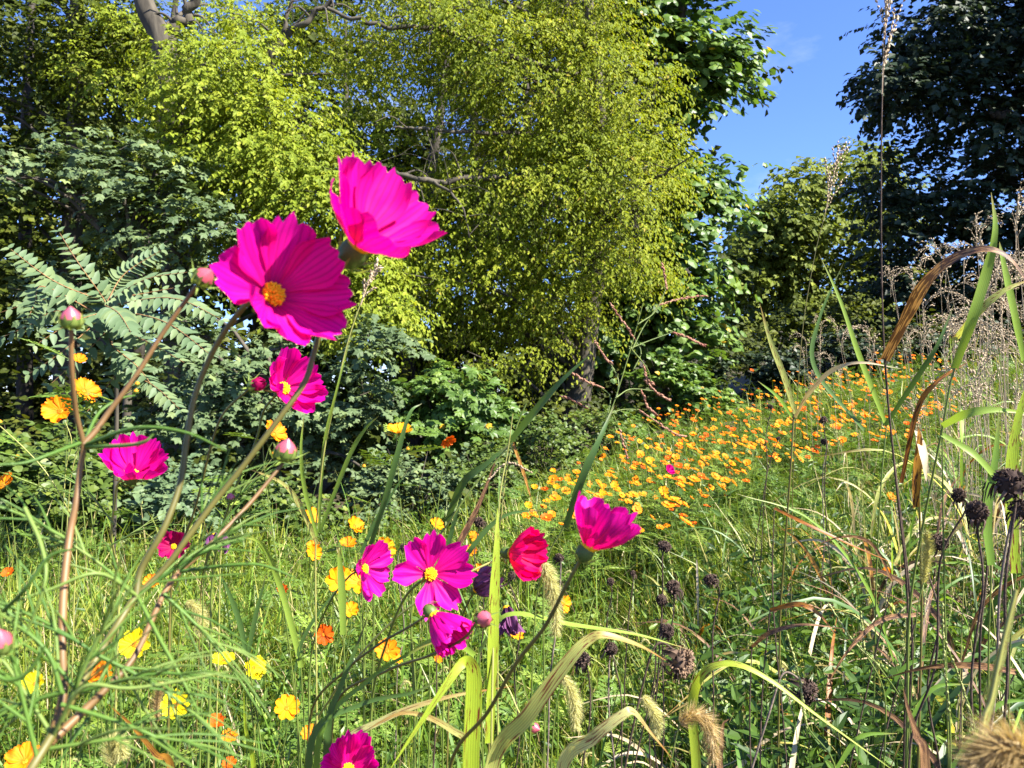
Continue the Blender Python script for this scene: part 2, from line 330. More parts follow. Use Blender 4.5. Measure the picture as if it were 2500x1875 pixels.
def E(lst, d, rd, sx=0): return [(a + sx, b, c, e, d + (f[0] if f else 0), rd) for a, b, c, e, *f in lst]
# big yellow-green elm in the middle
tree('elm_tree', 'big yellow green elm with drooping sprays filling the middle of the wood edge',
     E([(1150, 60, 230, 150), (1010, 40, 150, 110), (1300, 200, 220, 170), (1440, 170, 200, 130), (1510, 290, 150, 150), (1450, 440, 200, 170), (1300, 400, 210, 170), (1160, 310, 150, 140),
        (1130, 540, 190, 140), (1340, 600, 190, 140), (1530, 470, 120, 140), (1490, 610, 130, 110), (1230, 720, 140, 120), (1090, 650, 130, 110), (1285, 830, 60, 100), (1170, 820, 70, 90), (960, 690, 120, 110),
        (930, 540, 110, 110), (1580, 400, 60, 90), (1200, -250, 350, 200), (1450, -100, 200, 150), (980, 330, 90, 60), (1400, 740, 90, 60)], 12.0, 1.5),
     'elm', DIA, .064, 400, 30, 10, .42, .5, [(1395, 1120, 12.6), (1420, 900, 12.5), (1468, 520, 12.3), (1455, 200, 12.2), (1400, -300, 12.2)], [.24, .2, .15, .11, .05],
     limbs=[([(1465, 500, 12.2), (1590, 440, 11.2), (1690, 380, 10.7)], [.07, .04, .012]), ([(1455, 420, 12.2), (1250, 430, 11.2), (1050, 440, 10.6), (965, 420, 10.5)], [.09, .07, .06, .05]),
            ([(1455, 330, 12.2), (1200, 325, 11.2), (1040, 315, 10.6), (960, 312, 10.5)], [.06, .045, .035, .02]), ([(1050, 440, 10.6), (1120, 490, 10.4), (1150, 590, 10.4)], [.04, .025, .008]),
            ([(1470, 540, 12.2), (1490, 535, 11.6), (1560, 510, 11.2)], [.09, .06, .03]), ([(1450, 200, 12.2), (1200, 120, 11.2), (1080, 75, 10.8), (920, 60, 10.6), (800, 20, 10.6)], [.08, .06, .05, .045, .04]),
            ([(1040, 315, 10.6), (1060, 380, 10.4), (1062, 420, 10.4)], [.015, .01, .004])], droop=.75, hang=.75, wid=.28, auto=26)
# yellow-green box elder on the left with two forked trunks
tree('box_elder_tree', 'bright yellow green tree with forked grey trunk behind the tall pink blooms',
     E([(520, 330, 170, 95), (650, 300, 130, 100), (450, 135, 110, 45), (560, 130, 110, 70), (700, 390, 130, 110), (600, 420, 140, 90), (760, 470, 90, 110), (820, 430, 70, 90), (510, 500, 60, 55), (640, 620, 110, 70),
        (880, 740, 100, 90), (860, 620, 90, 80), (930, 820, 60, 40), (480, 200, 60, 50), (600, 230, 80, 60), (600, 40, 150, 55, 2.8), (770, 90, 110, 70, 2.8), (870, 190, 110, 60, 2.6), (320, 60, 70, 40, 2.8), (700, 190, 70, 50, 2.6), (900, 330, 60, 60, 1.6), (250, 190, 70, 50, 2.4)], 10.6, .9),
     'elm2', DIA, .072, 215, 27, 10, .40, .42, [(440, 1190, 12), (430, 800, 11.6), (420, 330, 11.4), (398, 110, 11.4), (350, 0, 11.4), (300, -250, 11.4)], [.22, .19, .16, .17, .14, .08],
     limbs=[([(400, 115, 11.4), (440, 60, 11.4), (475, 0, 11.4), (520, -200, 11.6)], [.14, .12, .11, .06]), ([(430, 700, 11.5), (560, 420, 11.2), (645, 215, 11.0), (690, 95, 10.9), (760, 35, 10.8), (850, -60, 10.8)], [.12, .1, .085, .08, .06, .04]),
            ([(690, 100, 10.9), (700, 50, 10.9), (730, -60, 10.9)], [.05, .045, .03])], droop=.6, hang=.65, wid=.3, auto=14)
# dark leafy tree at the far left
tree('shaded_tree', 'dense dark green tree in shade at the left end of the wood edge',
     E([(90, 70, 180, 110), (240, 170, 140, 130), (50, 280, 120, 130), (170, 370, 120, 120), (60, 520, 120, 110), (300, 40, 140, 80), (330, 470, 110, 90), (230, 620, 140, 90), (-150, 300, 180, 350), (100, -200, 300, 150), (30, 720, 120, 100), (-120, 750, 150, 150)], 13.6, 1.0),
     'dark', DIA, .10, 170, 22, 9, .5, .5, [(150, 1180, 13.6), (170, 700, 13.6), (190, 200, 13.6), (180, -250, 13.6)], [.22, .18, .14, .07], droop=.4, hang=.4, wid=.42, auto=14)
# maples
tree('maple_sapling', 'pale grey green maple with lobed leaves below the dark left hand tree',
     E([(200, 350, 110, 55), (280, 400, 100, 50), (330, 520, 90, 60), (430, 450, 70, 50), (420, 630, 80, 70), (480, 560, 60, 60), (330, 400, 90, 50), (500, 700, 70, 60), (15, 430, 60, 60), (60, 700, 90, 40)], 9.6, .5),
     'maple', MAPLE, .105, 62, 10, 6, .28, .34, [(300, 1190, 10), (320, 800, 9.9), (350, 450, 9.7)], [.06, .045, .015], droop=.35, hang=.25, wid=.55, auto=14)
tree('maple_bush', 'leafy pale green maple bush under the yellow green trees, nearest the shade hollow',
     E([(880, 900, 100, 100), (950, 860, 60, 60), (880, 1050, 100, 80), (540, 1000, 100, 90), (560, 880, 90, 90), (620, 1060, 110, 80), (430, 960, 90, 80), (760, 1030, 90, 70), (800, 1120, 90, 50), (700, 900, 80, 70), (420, 830, 80, 60), (930, 1130, 70, 50), (340, 1080, 90, 50)], 8.4, .5),
     'maple', MAPLE, .092, 78, 13, 6, .22, .28, [(690, 1200, 8.6), (700, 1050, 8.5), (720, 850, 8.4)], [.05, .04, .015], droop=.35, hang=.25, wid=.55, auto=16)
tree('hanging_maple', 'bright green maple branch with big lobed leaves lit in the dark hollow',
     E([(1090, 960, 70, 45), (1130, 1000, 60, 40), (1180, 1030, 50, 35), (1060, 1040, 60, 40)], 8.6, .35),
     'tulip', MAPLE, .11, 26, 13, 6, .24, .3, [(1130, 1150, 9.0), (1140, 1050, 8.9), (1130, 960, 8.7)], [.035, .025, .01], droop=.4, hang=.3, auto=6)
# tulip tree on the right of the wood edge
tree('tulip_tree', 'glossy green tulip tree with scattered yellow leaves against the blue sky',
     E([(1760, 90, 65, 100), (1690, 190, 100, 80), (1825, 130, 45, 40), (1775, 225, 75, 45), (1700, 320, 80, 60), (1805, 330, 30, 45), (1790, 175, 60, 40), (1870, 115, 22, 12), (1830, 420, 22, 38), (1755, 455, 60, 40), (1725, 540, 70, 60), (1790, 520, 30, 35), (1560, 30, 120, 55), (1640, 120, 70, 60), (1430, 15, 110, 35),
        (1740, 640, 60, 60), (1650, 640, 70, 70), (1600, 780, 90, 70), (1690, 760, 80, 70), (1725, 860, 65, 50), (1640, 870, 70, 50), (1700, -180, 150, 150), (1500, 860, 70, 90), (1560, 720, 80, 60), (1600, 330, 60, 120)], 13.6, .7, -35),
     'tulip', TULIP, .145, 190, 13, 6, .42, .42, [(1600, 1050, 13.9), (1615, 700, 13.8), (1640, 300, 13.7), (1690, -200, 13.7)], [.2, .16, .11, .05], droop=.35, hang=.5, wid=.6, auto=26, shell=.3)
tree('distant_poplar', 'soft green rounded tree standing far off beneath the open sky',
     E([(2035, 430, 60, 45), (1965, 455, 65, 50), (2090, 470, 45, 60), (1930, 560, 100, 70), (2040, 560, 90, 80), (1870, 590, 60, 60), (1840, 690, 90, 70), (1990, 690, 130, 80), (1900, 800, 150, 70), (2050, 800, 120, 90), (1800, 640, 40, 50), (1780, 790, 60, 60), (1890, 520, 45, 45), (2120, 400, 30, 50), (2180, 600, 80, 160)], 36, 2.6),
     'far', DIA, .26, 200, 20, 8, .85, .95, [(1980, 960, 36.5), (1985, 700, 36.4), (2010, 450, 36.2)], [.35, .28, .08], droop=.5, hang=.5, wid=.4, auto=14, shell=.35)
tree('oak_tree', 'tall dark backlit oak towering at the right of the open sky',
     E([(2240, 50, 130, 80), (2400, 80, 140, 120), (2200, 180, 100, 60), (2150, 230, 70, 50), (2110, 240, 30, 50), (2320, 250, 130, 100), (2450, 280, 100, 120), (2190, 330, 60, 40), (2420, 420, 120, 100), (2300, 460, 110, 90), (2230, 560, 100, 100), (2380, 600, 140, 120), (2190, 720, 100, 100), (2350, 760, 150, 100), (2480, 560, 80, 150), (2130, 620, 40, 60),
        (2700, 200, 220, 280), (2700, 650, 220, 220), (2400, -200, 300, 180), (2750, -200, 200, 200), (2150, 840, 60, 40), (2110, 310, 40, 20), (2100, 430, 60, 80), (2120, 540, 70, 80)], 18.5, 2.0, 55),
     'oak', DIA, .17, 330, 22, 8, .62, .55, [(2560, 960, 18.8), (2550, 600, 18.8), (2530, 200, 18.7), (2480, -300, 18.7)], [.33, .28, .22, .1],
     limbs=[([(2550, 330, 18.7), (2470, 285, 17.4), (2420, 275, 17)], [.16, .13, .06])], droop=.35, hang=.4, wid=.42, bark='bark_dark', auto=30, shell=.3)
tree('shade_oak', 'unseen oak added out on the right to shade the dark one',  # oak added outside the view so its crown shades oak_tree
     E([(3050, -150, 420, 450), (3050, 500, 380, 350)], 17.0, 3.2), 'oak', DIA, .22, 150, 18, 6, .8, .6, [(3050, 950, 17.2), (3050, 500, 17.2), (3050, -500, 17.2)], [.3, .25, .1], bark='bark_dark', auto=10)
# the wood behind, one mass
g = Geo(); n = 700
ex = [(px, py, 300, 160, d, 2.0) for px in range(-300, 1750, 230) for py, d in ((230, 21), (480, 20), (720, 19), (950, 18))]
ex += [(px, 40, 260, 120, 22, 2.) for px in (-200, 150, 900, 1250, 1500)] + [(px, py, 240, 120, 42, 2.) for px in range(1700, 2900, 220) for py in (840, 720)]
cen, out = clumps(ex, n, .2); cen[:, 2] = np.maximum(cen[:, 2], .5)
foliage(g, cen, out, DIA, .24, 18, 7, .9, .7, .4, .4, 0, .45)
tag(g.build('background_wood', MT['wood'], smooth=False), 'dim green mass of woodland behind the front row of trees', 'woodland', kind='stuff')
for j, px in enumerate((60, 330, 620, 860, 1010, 1190, 1320, 1530, 1660)):
    d = 15.5 + (j * 37 % 7) * .7; b = P(px, 1000, d); b[2] = ground(b[0], b[1]) - .05
    o = Geo().tube([b, b + [.1 * math.sin(j), 0, 3], b + [.5 * math.sin(j * 2), 0, 7], b + [.9 * math.sin(j * 2), .3, 11]], [.17, .13, .1, .04], 7, n=16).build('tree_trunk', MT['bark_dark'], None, b)
    o.location = b; tag(o, 'slim dark trunk standing back in the shaded wood', 'tree trunk', 'trunks in the shaded wood')
# ------------------------------------------------------------------ edge shrubs and undergrowth
def shrub(px, py_top, py_bot, w, d, label, mat='shrub', leaf=.05, tm=OVA, n=26, group=None, hang=.2, wid=.5, bias=0., name='shrub', sprays=14, per=7):
    """leafy bush: several stems from the ground, a loose crown"""
    b = P(px, py_bot, d); b[2] = ground(b[0], b[1]) - .02
    root = empty(name, b, label, 'shrub', group)
    s = Geo(); top = P(px, py_top, d)[2]; wm = w / FPX * d
    for j in range(6):
        e = np.array([b[0] + rng.uniform(-.8, .8) * wm, b[1] + rng.uniform(-.3, .3), b[2] + (top - b[2]) * rng.uniform(.6, .95)])
        m = b * .6 + e * .4 + [0, 0, .1]; s.tube([b, m, e], [.009, .006, .002], 5, n=9)
    s.build('stems', MT['bark'], root, b)
    h = (top - b[2]); c = np.stack([b[0] + rng.uniform(-1, 1, n) * wm, b[1] + rng.uniform(-.45, .45, n), b[2] + h * rng.uniform(.12, .92, n)], -1)
    hh = 1 - np.abs(c[:, 0] - b[0]) / wm * .45; c[:, 2] = b[2] + (c[:, 2] - b[2]) * hh
    g = Geo(); o = foliage(g, c, unit((c - b) * [1, 1, .5] + [0, -.3, .4]), tm, leaf, sprays, per, .13, .2, .3, hang, 0, wid, bias)
    twigs(g, o[0], o[1], o[2], .3, .002, .4, 1)
    g.build('foliage', [MT[mat], MT['bark']], root, b, smooth=False); return root
SH = 'shrubs along the wood edge'
for q in [(60, 1010, 1260, 120, 6.2, 'broad leaved green shrub below the feathery sumac fronds', 'shrub', .07), (230, 1090, 1290, 110, 5.9, 'low bush of rounded leaves behind the small pink bloom', 'shrub', .06),
          (420, 1130, 1290, 110, 6.0, 'dull green shrub with oval leaflets beside the dark hollow', 'ailanthus', .055), (650, 1140, 1280, 120, 6.6, 'dark low shrub in the shade under the maple bush', 'shrub', .05),
          (1010, 1060, 1230, 110, 7.2, 'pale leaved shrub beside the hanging bright maple', 'maple', .05), (1190, 1060, 1180, 90, 7.6, 'small dark bush at the mouth of the shade hollow', 'shrub', .045),
          (1330, 960, 1130, 80, 8.4, 'weedy green bush where the flower slope begins', 'shrub', .05), (1460, 960, 1060, 80, 9.6, 'fine leaved bush above the flower slope', 'shrub', .05),
          (1650, 830, 960, 110, 11.5, 'glossy low growth under the tulip tree', 'tulip', .09), (-130, 1020, 1260, 140, 6.0, 'leafy shrub just outside the left of the meadow', 'shrub', .06)]:
    shrub(*q[:6], mat=q[6], leaf=q[7], group=SH, n=34 if q[4] < 8 else 26)
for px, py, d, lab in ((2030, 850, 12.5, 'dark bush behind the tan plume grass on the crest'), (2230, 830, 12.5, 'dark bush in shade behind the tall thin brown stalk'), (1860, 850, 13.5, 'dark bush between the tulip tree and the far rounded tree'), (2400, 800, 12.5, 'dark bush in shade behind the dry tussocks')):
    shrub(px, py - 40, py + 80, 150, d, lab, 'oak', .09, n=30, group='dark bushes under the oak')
# undergrowth filling the dim floor of the wood
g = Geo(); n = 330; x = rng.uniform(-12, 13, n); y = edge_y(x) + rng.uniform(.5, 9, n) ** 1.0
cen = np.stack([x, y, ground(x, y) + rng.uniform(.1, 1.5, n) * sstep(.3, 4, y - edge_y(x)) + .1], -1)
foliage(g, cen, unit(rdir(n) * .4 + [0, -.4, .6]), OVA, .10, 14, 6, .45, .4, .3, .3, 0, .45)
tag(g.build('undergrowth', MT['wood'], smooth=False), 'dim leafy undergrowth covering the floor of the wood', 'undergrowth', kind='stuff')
# ------------------------------------------------------------------ feathery sumac with pinnate fronds
LFL = (np.array([[0, 0, 0], [.20, .12, .02], [.24, .35, .03], [.15, .7, .0], [0, 1, -.08], [-.15, .7, .0], [-.24, .35, .03], [-.20, .12, .02], [0, .4, -.03]]), [[i, (i + 1) % 8, 8] for i in range(8)])
MT['rachis'] = plainmat('reddish_leaf_stalk', (.16, .07, .03), (.28, .16, .06), 40, .6)
MT['yellow_leaf'] = leafmat('yellowing_leaf', [(0, (.38, .36, .04)), (1, (.5, .46, .06))], .4)
lfm = Geo().inst(*LFL, np.zeros((1, 3)), np.eye(3)[None], .55).build('leaflet', MT['ailanthus'], link=False)
lfm2 = Geo().inst(*LFL, np.zeros((1, 3)), np.eye(3)[None], .9).build('leaflet', MT['ailanthus'], link=False)
lfy = Geo().inst(*LFL, np.zeros((1, 3)), np.eye(3)[None], .9).build('leaflet', MT['yellow_leaf'], link=False)
D = 4.4
fr = [[(250, 725, 0), (190, 640, -.1), (138, 556, -.05)], [(250, 735, 0), (130, 685, -.2), (15, 600, -.2)], [(262, 735, 0), (305, 668, .1), (402, 606, .15)], [(268, 735, 0), (355, 682, -.1), (475, 662, -.1)],
      [(270, 745, 0), (420, 728, -.3), (552, 785, -.5)], [(265, 755, 0), (400, 785, -.4), (522, 872, -.6)], [(290, 800, .1), (380, 845, -.2), (462, 892, -.3)], [(310, 905, .2), (380, 945, 0), (448, 1008, -.2)],
      [(255, 745, 0), (290, 765, -.4), (322, 815, -.6)], [(240, 765, 0), (170, 790, -.4), (75, 850, -.5)], [(245, 780, .1), (150, 860, -.2), (60, 920, -.2)], [(270, 800, .2), (210, 860, .1), (110, 950, 0)],
      [(110, 700, .1), (85, 740, 0), (60, 800, -.1)], [(235, 720, .2), (110, 730, .2), (-20, 770, .2)], [(280, 850, .2), (340, 900, .1), (400, 985, 0)], [(300, 880, .3), (250, 960, .2), (190, 1030, .1)], [(262, 730, .2), (330, 720, .4), (440, 700, .5)], [(150, 760, .3), (60, 800, .3), (-60, 850, .3)]]
b0 = P(275, 1240, D + .6); b0[2] = ground(b0[0], b0[1]) - .03
sumac = empty('sumac', b0, 'young sumac tree with long feathery fronds of paired leaflets', 'sapling')
cr = P(258, 745, D)
st = [b0, P(285, 1000, D + .5), P(275, 860, D + .3), cr]
Geo().tube(st, [.014, .012, .010, .006], 7, n=20).build('trunk', MT['bark'], sumac, b0)
stc = crom(st, 40); nleaf = 0
for k, f in enumerate(fr):
    p = [P(a, b, D + c) for a, b, c in f]; s0 = stc[np.argmin(np.linalg.norm(stc - p[0], axis=1))]
    path = crom([s0, *p] if np.linalg.norm(s0 - p[0]) > .03 else p, 60)
    fo = Geo().tube(path[::4], [.004, .003, .0012], 4, n=22).build('frond', MT['rachis'], sumac, b0)
    npair = 15 if k < 9 else 12; idx = np.linspace(12, 57, npair).astype(int); t = unit(np.gradient(path, axis=0))
    extra = Geo()
    for m, ii in enumerate(idx):
        for s in (-1, 1):
            tan = t[ii]; sd = unit(np.cross(tan, unit(np.array([.25, -.75, .65])))) * s
            a = unit(sd * .85 + tan * .42 - UP * (.35 if abs(tan[2]) < .5 else .1) + rng.normal(size=3) * .07); nn = unit(np.array([.3, -.55, .8]) + rng.normal(size=3) * .2)
            sz = .098 * (1 - .55 * (m / npair) ** 2.2) * rng.uniform(.85, 1.1); M = M3(a[None], nn[None])[0] * sz
            if nleaf < 296: o = obj('leaflet', lfy if k == 12 else (lfm if rng.uniform() < .6 else lfm2), fo); put(o, path[ii] - b0, M); nleaf += 1
            else: extra.inst(*LFL, path[ii][None], M[None], rng.uniform(.3, .9))
    if extra.n: tag(extra.build('leaflets', MT['ailanthus'], fo, b0), kind='stuff')
# ------------------------------------------------------------------ meadow ground cover
def wedge(n, y0, y1, p=1.0, margin=1.0, xlim=None):
    """ground points, denser near the camera so the cover looks even with distance"""
    u = rng.uniform(size=n); y = 1 / (1 / y0 + (1 / y1 - 1 / y0) * u) if p == 1 else y0 * (y1 / y0) ** u
    x = rng.uniform(-1, 1, n) * (.68 * y + margin)
    k = y < edge_y(x)
    if xlim: k &= (x > xlim[0]) & (x < xlim[1])
    return x[k], y[k]
def place(x, y, dz=-.02): return np.stack([x, y, ground(x, y) + dz], -1)
def patch(x, y, s=1.0, ph=0.0): return .5 + .25 * np.sin(x * 2.1 * s + 1.3 * np.sin(y * 1.7 * s + ph)) + .25 * np.sin(y * 2.7 * s + 1.1 * np.sin(x * 3.1 * s + 2 * ph))
g = Geo()
for n, y0, y1, lo, hi, wd, mg in ((52000, 1.3, 11.5, .22, .52, .0045, 1.2), (26000, 3.0, 12.5, .25, .6, .008, 1.5)):
    x, y = wedge(n, y0, y1, margin=mg); k = rng.uniform(size=len(x)) < 1 - .5 * (1 - sstep(-.6, .4, x)) * sstep(1.8, 3, y); x, y = x[k], y[k]; n = len(x); pt = patch(x, y)
    L = rng.uniform(lo, hi, n) * (.75 + .5 * pt) * (1 + .25 * sstep(.3, 1.5, x))
    wdt = wd * rng.uniform(.6, 1.5, n) * (1 + .10 * np.maximum(y - 3, 0))
    tint = np.clip(.25 + .35 * pt + rng.normal(0, .2, n) + np.where(rng.uniform(size=n) < .09, .5, 0), 0, 1)
    g.blades(place(x, y), rng.uniform(0, 6.28, n), L, rng.uniform(.05, .55, n), rng.uniform(0, 1.3, n), wdt, 4, tint)
tag(g.build('meadow_grass', MT['grass']), 'tangled fine green grass covering the sunny meadow', 'grass', kind='stuff')
def weeds(name, label, x, y, h, nl, leaf, mat, tm, wid=.2, up=.5, stemr=.0016, bias=0., spread=.14, lean=.25, drop=.2):
    """stems with leaves up their whole length"""
    n = len(x); b = place(x, y); az = rng.uniform(0, 6.28, n); ln = rng.uniform(0, lean, n)
    d = np.stack([np.sin(az) * ln, np.cos(az) * ln, np.ones(n)], -1); g = Geo()
    sd = unit(np.cross(d, [.2, 1, 0])); off = sd[:, None] * (stemr * np.array([1.2, .8, .3]))[None, :, None]
    p = b[:, None] + d[:, None] * (h[:, None] * np.array([0, .5, 1.]))[..., None]
    V = np.stack([p - off, p + off], 2); i = np.arange(2) * 2; f = np.stack([i, i + 1, i + 3, i + 2], -1)
    g.add(V, (f[None] + (np.arange(n) * 6)[:, None, None]).reshape(-1, 4), .4, .5, 0, 0)
    k = np.repeat(np.arange(n), nl); m = len(k); t = (np.tile(np.arange(nl), n) + rng.uniform(0, 1, m)) / nl * .85 + .15
    a2 = rng.uniform(0, 6.28, m); hz = np.stack([np.sin(a2), np.cos(a2), np.zeros(m)], -1)
    a = unit(hz + UP * rng.uniform(up - .4, up + .4, m)[:, None]); nn = unit(UP + rdir(m) * .55 - a * .2)
    sc = leaf * rng.uniform(.55, 1.2, m) * (1.15 - .5 * t) * np.repeat(1 + .06 * np.maximum(y - 3, 0), nl); M = M3(a, nn) * sc[:, None, None]; M[:, :, 0] *= wid * 2
    tint = np.clip(np.repeat(patch(x, y, 1.3, 2.), nl) * .4 + rng.uniform(0, .55, m) + bias, 0, 1)
    g.inst(tm[0], tm[1], b[k] + d[k] * (h[k] * t)[:, None], M, tint)
    return tag(g.build(name, MT[mat], smooth=False), label, 'weeds', kind='stuff')
x, y = wedge(5200, 1.35, 9, margin=1.2); k = rng.uniform(size=len(x)) < .35 + .6 * sstep(-.2, .9, x); x, y = x[k], y[k]
weeds('meadow_weeds', 'narrow leaved green weeds crowded through the meadow', x, y, rng.uniform(.25, .6, len(x)) * (1 + .35 * sstep(.4, 1.4, x)), 10, .055, 'weed', LFL, .35)
x, y = wedge(5200, 2.2, 7.5, margin=1, xlim=(-9, .9)); k = (y > edge_y(x) - 2.0) | (rng.uniform(size=len(x)) < .6); x, y = x[k], y[k]
weeds('edge_weeds', 'small leaved pale green weeds along the edge of the wood', x, y, rng.uniform(.18, .44, len(x)), 12, .038, 'weed', OVA, .42, bias=.2)
# ferny cosmos foliage under the orange drift and in the left of the meadow
def ferny():
    pts, F = [], []
    def lf(o, a, L, w):
        a = np.array(a, float); s = np.array([-a[1], a[0]]); i = len(pts)
        for q in (o, o + a * L * .45 + s * w, o + a * L, o + a * L * .45 - s * w): pts.append([q[0], q[1], .12 * (q[0] ** 2) - .15 * q[1] ** 2 + rng.uniform(-.01, .01)])
        F.extend([[i, i + 1, i + 2], [i, i + 2, i + 3]])
    for k in range(5):
        o = np.array([0, .18 + .15 * k]); L = .42 * (1 - .13 * k)
        for s in (-1, 1):
            a = unit([s * .8, .6]); lf(o, a, L, .035)
            for q in (.4, .65):
                for ss in (-1, 1): c = unit(a + ss * .75 * np.array([-a[1], a[0]])); lf(o + a * L * q, c, L * .34, .022)
    lf(np.zeros(2), [0, 1], 1.0, .018); lf(np.array([0, .8]), [0, 1], .25, .04)
    return np.array(pts), F
FERN = ferny()
def fernleaves(name, label, x, y, h, nl, size):
    n = len(x); b = place(x, y); k = np.repeat(np.arange(n), nl); m = len(k); a2 = rng.uniform(0, 6.28, m)
    a = unit(np.stack([np.sin(a2), np.cos(a2), rng.uniform(.1, 1.1, m)], -1)); nn = unit(UP + rdir(m) * .35)
    sc = size * rng.uniform(.6, 1.25, m); M = M3(a, nn) * sc[:, None, None]; z = h[k] * rng.uniform(.2, 1, m)
    g = Geo().inst(FERN[0], FERN[1], b[k] + np.stack([z * 0, z * 0, z], -1), M, np.clip(rng.normal(.5, .25, m), 0, 1))
    g.blades(b, rng.uniform(0, 6.28, n), h, rng.uniform(0, .15, n), rng.uniform(0, .2, n), np.full(n, .004), 2, .5)
    return tag(g.build(name, MT['fern'], smooth=False), label, 'cosmos leaves', kind='stuff')
x, y = wedge(1500, 3.5, 11, margin=.5, p=0); k = (x > -.2 + .04 * y); x, y = x[k], y[k]
fernleaves('cosmos_foliage', 'feathery green cosmos leaves under the orange drift', x, y, rng.uniform(.35, .62, len(x)), 5, .15)
x, y = wedge(260, 1.7, 5.5, margin=.3, p=0); k = (x < .5); x, y = x[k], y[k]
fernleaves('lobed_leaves', 'deeply cut green leaves scattered through the near meadow', x, y, rng.uniform(.25, .5, len(x)), 5, .13)
# ------------------------------------------------------------------ pink cosmos: templates
MT['petal'] = petalmat('magenta_petal', (.42, .0, .10), (.72, .0, .25), (.68, .001, .32), .42, .30, (1.15, .2, .8))
MT['petal_red'] = petalmat('crimson_petal', (.55, .0, .06), (.75, .0, .10), (.70, .0, .17), .5, .3, (1.2, .2, .6))
MT['petal_dark'] = petalmat('wine_petal', (.22, .0, .05), (.33, .0, .06), (.36, .0, .09), .3, .3)
MT['petal_dead'] = petalmat('withered_petal', (.05, .015, .04), (.10, .02, .08), (.16, .05, .14), .2, .4)
MT['orange'] = petalmat('orange_petal', (.70, .16, .0), (.85, .24, .002), (.85, .27, .004), .35, .14, (1.1, .9, .4), 14)
MT['amber'] = petalmat('amber_petal', (.75, .22, .0), (.86, .31, .003), (.87, .35, .005), .35, .12, (1.1, 1, .4), 14)
MT['red_orange'] = petalmat('red_orange_petal', (.55, .06, .0), (.72, .10, .002), (.75, .13, .004), .35, .2, (1.1, .8, .4), 14)
MT['yellow'] = petalmat('yellow_petal', (.80, .50, .0), (.88, .68, .004), (.88, .72, .01), .35, .06, (1.1, 1, .5), 14)
MT['pollen'] = plainmat('pollen', (.75, .30, .0), (.90, .62, .01), 300, .7)
MT['pollen_orange'] = plainmat('orange_pollen', (.45, .12, .0), (.75, .32, .01), 300, .7)
MT['stem_green'] = plainmat('green_stem', (.07, .11, .018), (.13, .17, .03), 25, .5, spec=.4)
MT['stem_olive'] = plainmat('olive_stem', (.07, .065, .012), (.13, .115, .025), 25, .5, spec=.4)
MT['stem_pink'] = plainmat('reddish_stem', (.10, .06, .018), (.20, .105, .04), 18, .5, spec=.4)
MT['stem_pale'] = plainmat('pale_stem', (.19, .20, .045), (.30, .29, .08), 25, .5, spec=.4)
MT['stem_dead'] = plainmat('dead_stem', (.025, .016, .011), (.085, .055, .038), 40, .85, bump=.4)
MT['stem_dead2'] = plainmat('grey_dead_stem', (.09, .065, .05), (.22, .17, .13), 40, .85, bump=.4)
MT['calyx'] = plainmat('calyx', (.05, .09, .015), (.10, .14, .03), 60, .5)
MT['bract'] = leafmat('bract', [(0, (.12, .2, .03)), (1, (.28, .36, .08))], .35)
MT['bud_pink'] = plainmat('bud_pink', (.26, .03, .06), (.48, .11, .14), 120, .35, spec=.6, stretch=(1, 1, .2))
MT['thread'] = leafmat('thread_leaf', [(0, (.06, .14, .02)), (.6, (.12, .22, .035)), (1, (.22, .30, .07))], .3)
def petal_geo(seed, W=.62, teeth=3, cup=.12, bend=.14, pleat=.035, curl=0., nu=10, nv=13):
    """one petal, length 1 along y, toothed tip, pleated; inner face +z"""
    r = np.random.default_rng(seed); u = np.linspace(0, 1, nu)[:, None]; v = np.linspace(-1, 1, nv)[None]
    wd = W / 2 * (.20 + .80 * sstep(0, .72, u)) * (1 - .16 * sstep(.8, 1, u))
    ph = r.uniform(-.3, .3); tooth = np.abs(np.sin((v + 1) / 2 * np.pi * teeth + ph)); jit = np.interp(v[0], np.linspace(-1, 1, 7), r.uniform(-.05, .04, 7))[None]
    Ln = 1 - .13 * v ** 2 - .10 * (1 - tooth) * sstep(.3, 1, u) + jit * sstep(.5, 1, u)
    yy = u * Ln; xx = v * wd
    zz = cup * v ** 2 * u + bend * (u ** 2) * (1 - curl * u) + pleat * np.cos(v * np.pi * 2.5 + ph) * u * (1.2 - u * .4)
    zz = zz + r.normal(0, .006, (nu, nv)) + r.uniform(-.10, .10) * u ** 2 * v
    i = (np.arange(nu - 1)[:, None] * nv + np.arange(nv - 1)[None]).ravel()
    V = np.stack([xx, yy, zz], -1); return V.reshape(-1, 3), np.stack([i, i + 1, i + 1 + nv, i + nv], -1), np.broadcast_to(u, xx.shape).ravel(), np.broadcast_to(v, xx.shape).ravel()
def petal_mesh(seed, mat, **k):
    V, F, al, ac = petal_geo(seed, **k); return Geo().add(V, F, .5, al, ac).build('petal', mat, link=False)
def ball(nlat=5, nlon=8, squash=1.0):
    pts, F = [[0, 0, -squash]], []
    for i in range(1, nlat):
        a = np.pi * i / nlat
        for j in range(nlon): b = 2 * np.pi * j / nlon; pts.append([math.sin(a) * math.cos(b), math.sin(a) * math.sin(b), -math.cos(a) * squash])
    pts.append([0, 0, squash]); T = len(pts) - 1
    for j in range(nlon):
        k = (j + 1) % nlon; F.append([0, 1 + k, 1 + j, 1 + j]); F.append([T, T - nlon + j, T - nlon + k, T - nlon + k])
        for i in range(nlat - 2): F.append([1 + i * nlon + j, 1 + i * nlon + k, 1 + (i + 1) * nlon + k, 1 + (i + 1) * nlon + j])
    tri = [f[:3] for f in F if f[2] == f[3]]; quad = [f for f in F if f[2] != f[3]]
    return np.array(pts, float), tri + [q[:3] for q in quad] + [[q[0], q[2], q[3]] for q in quad]
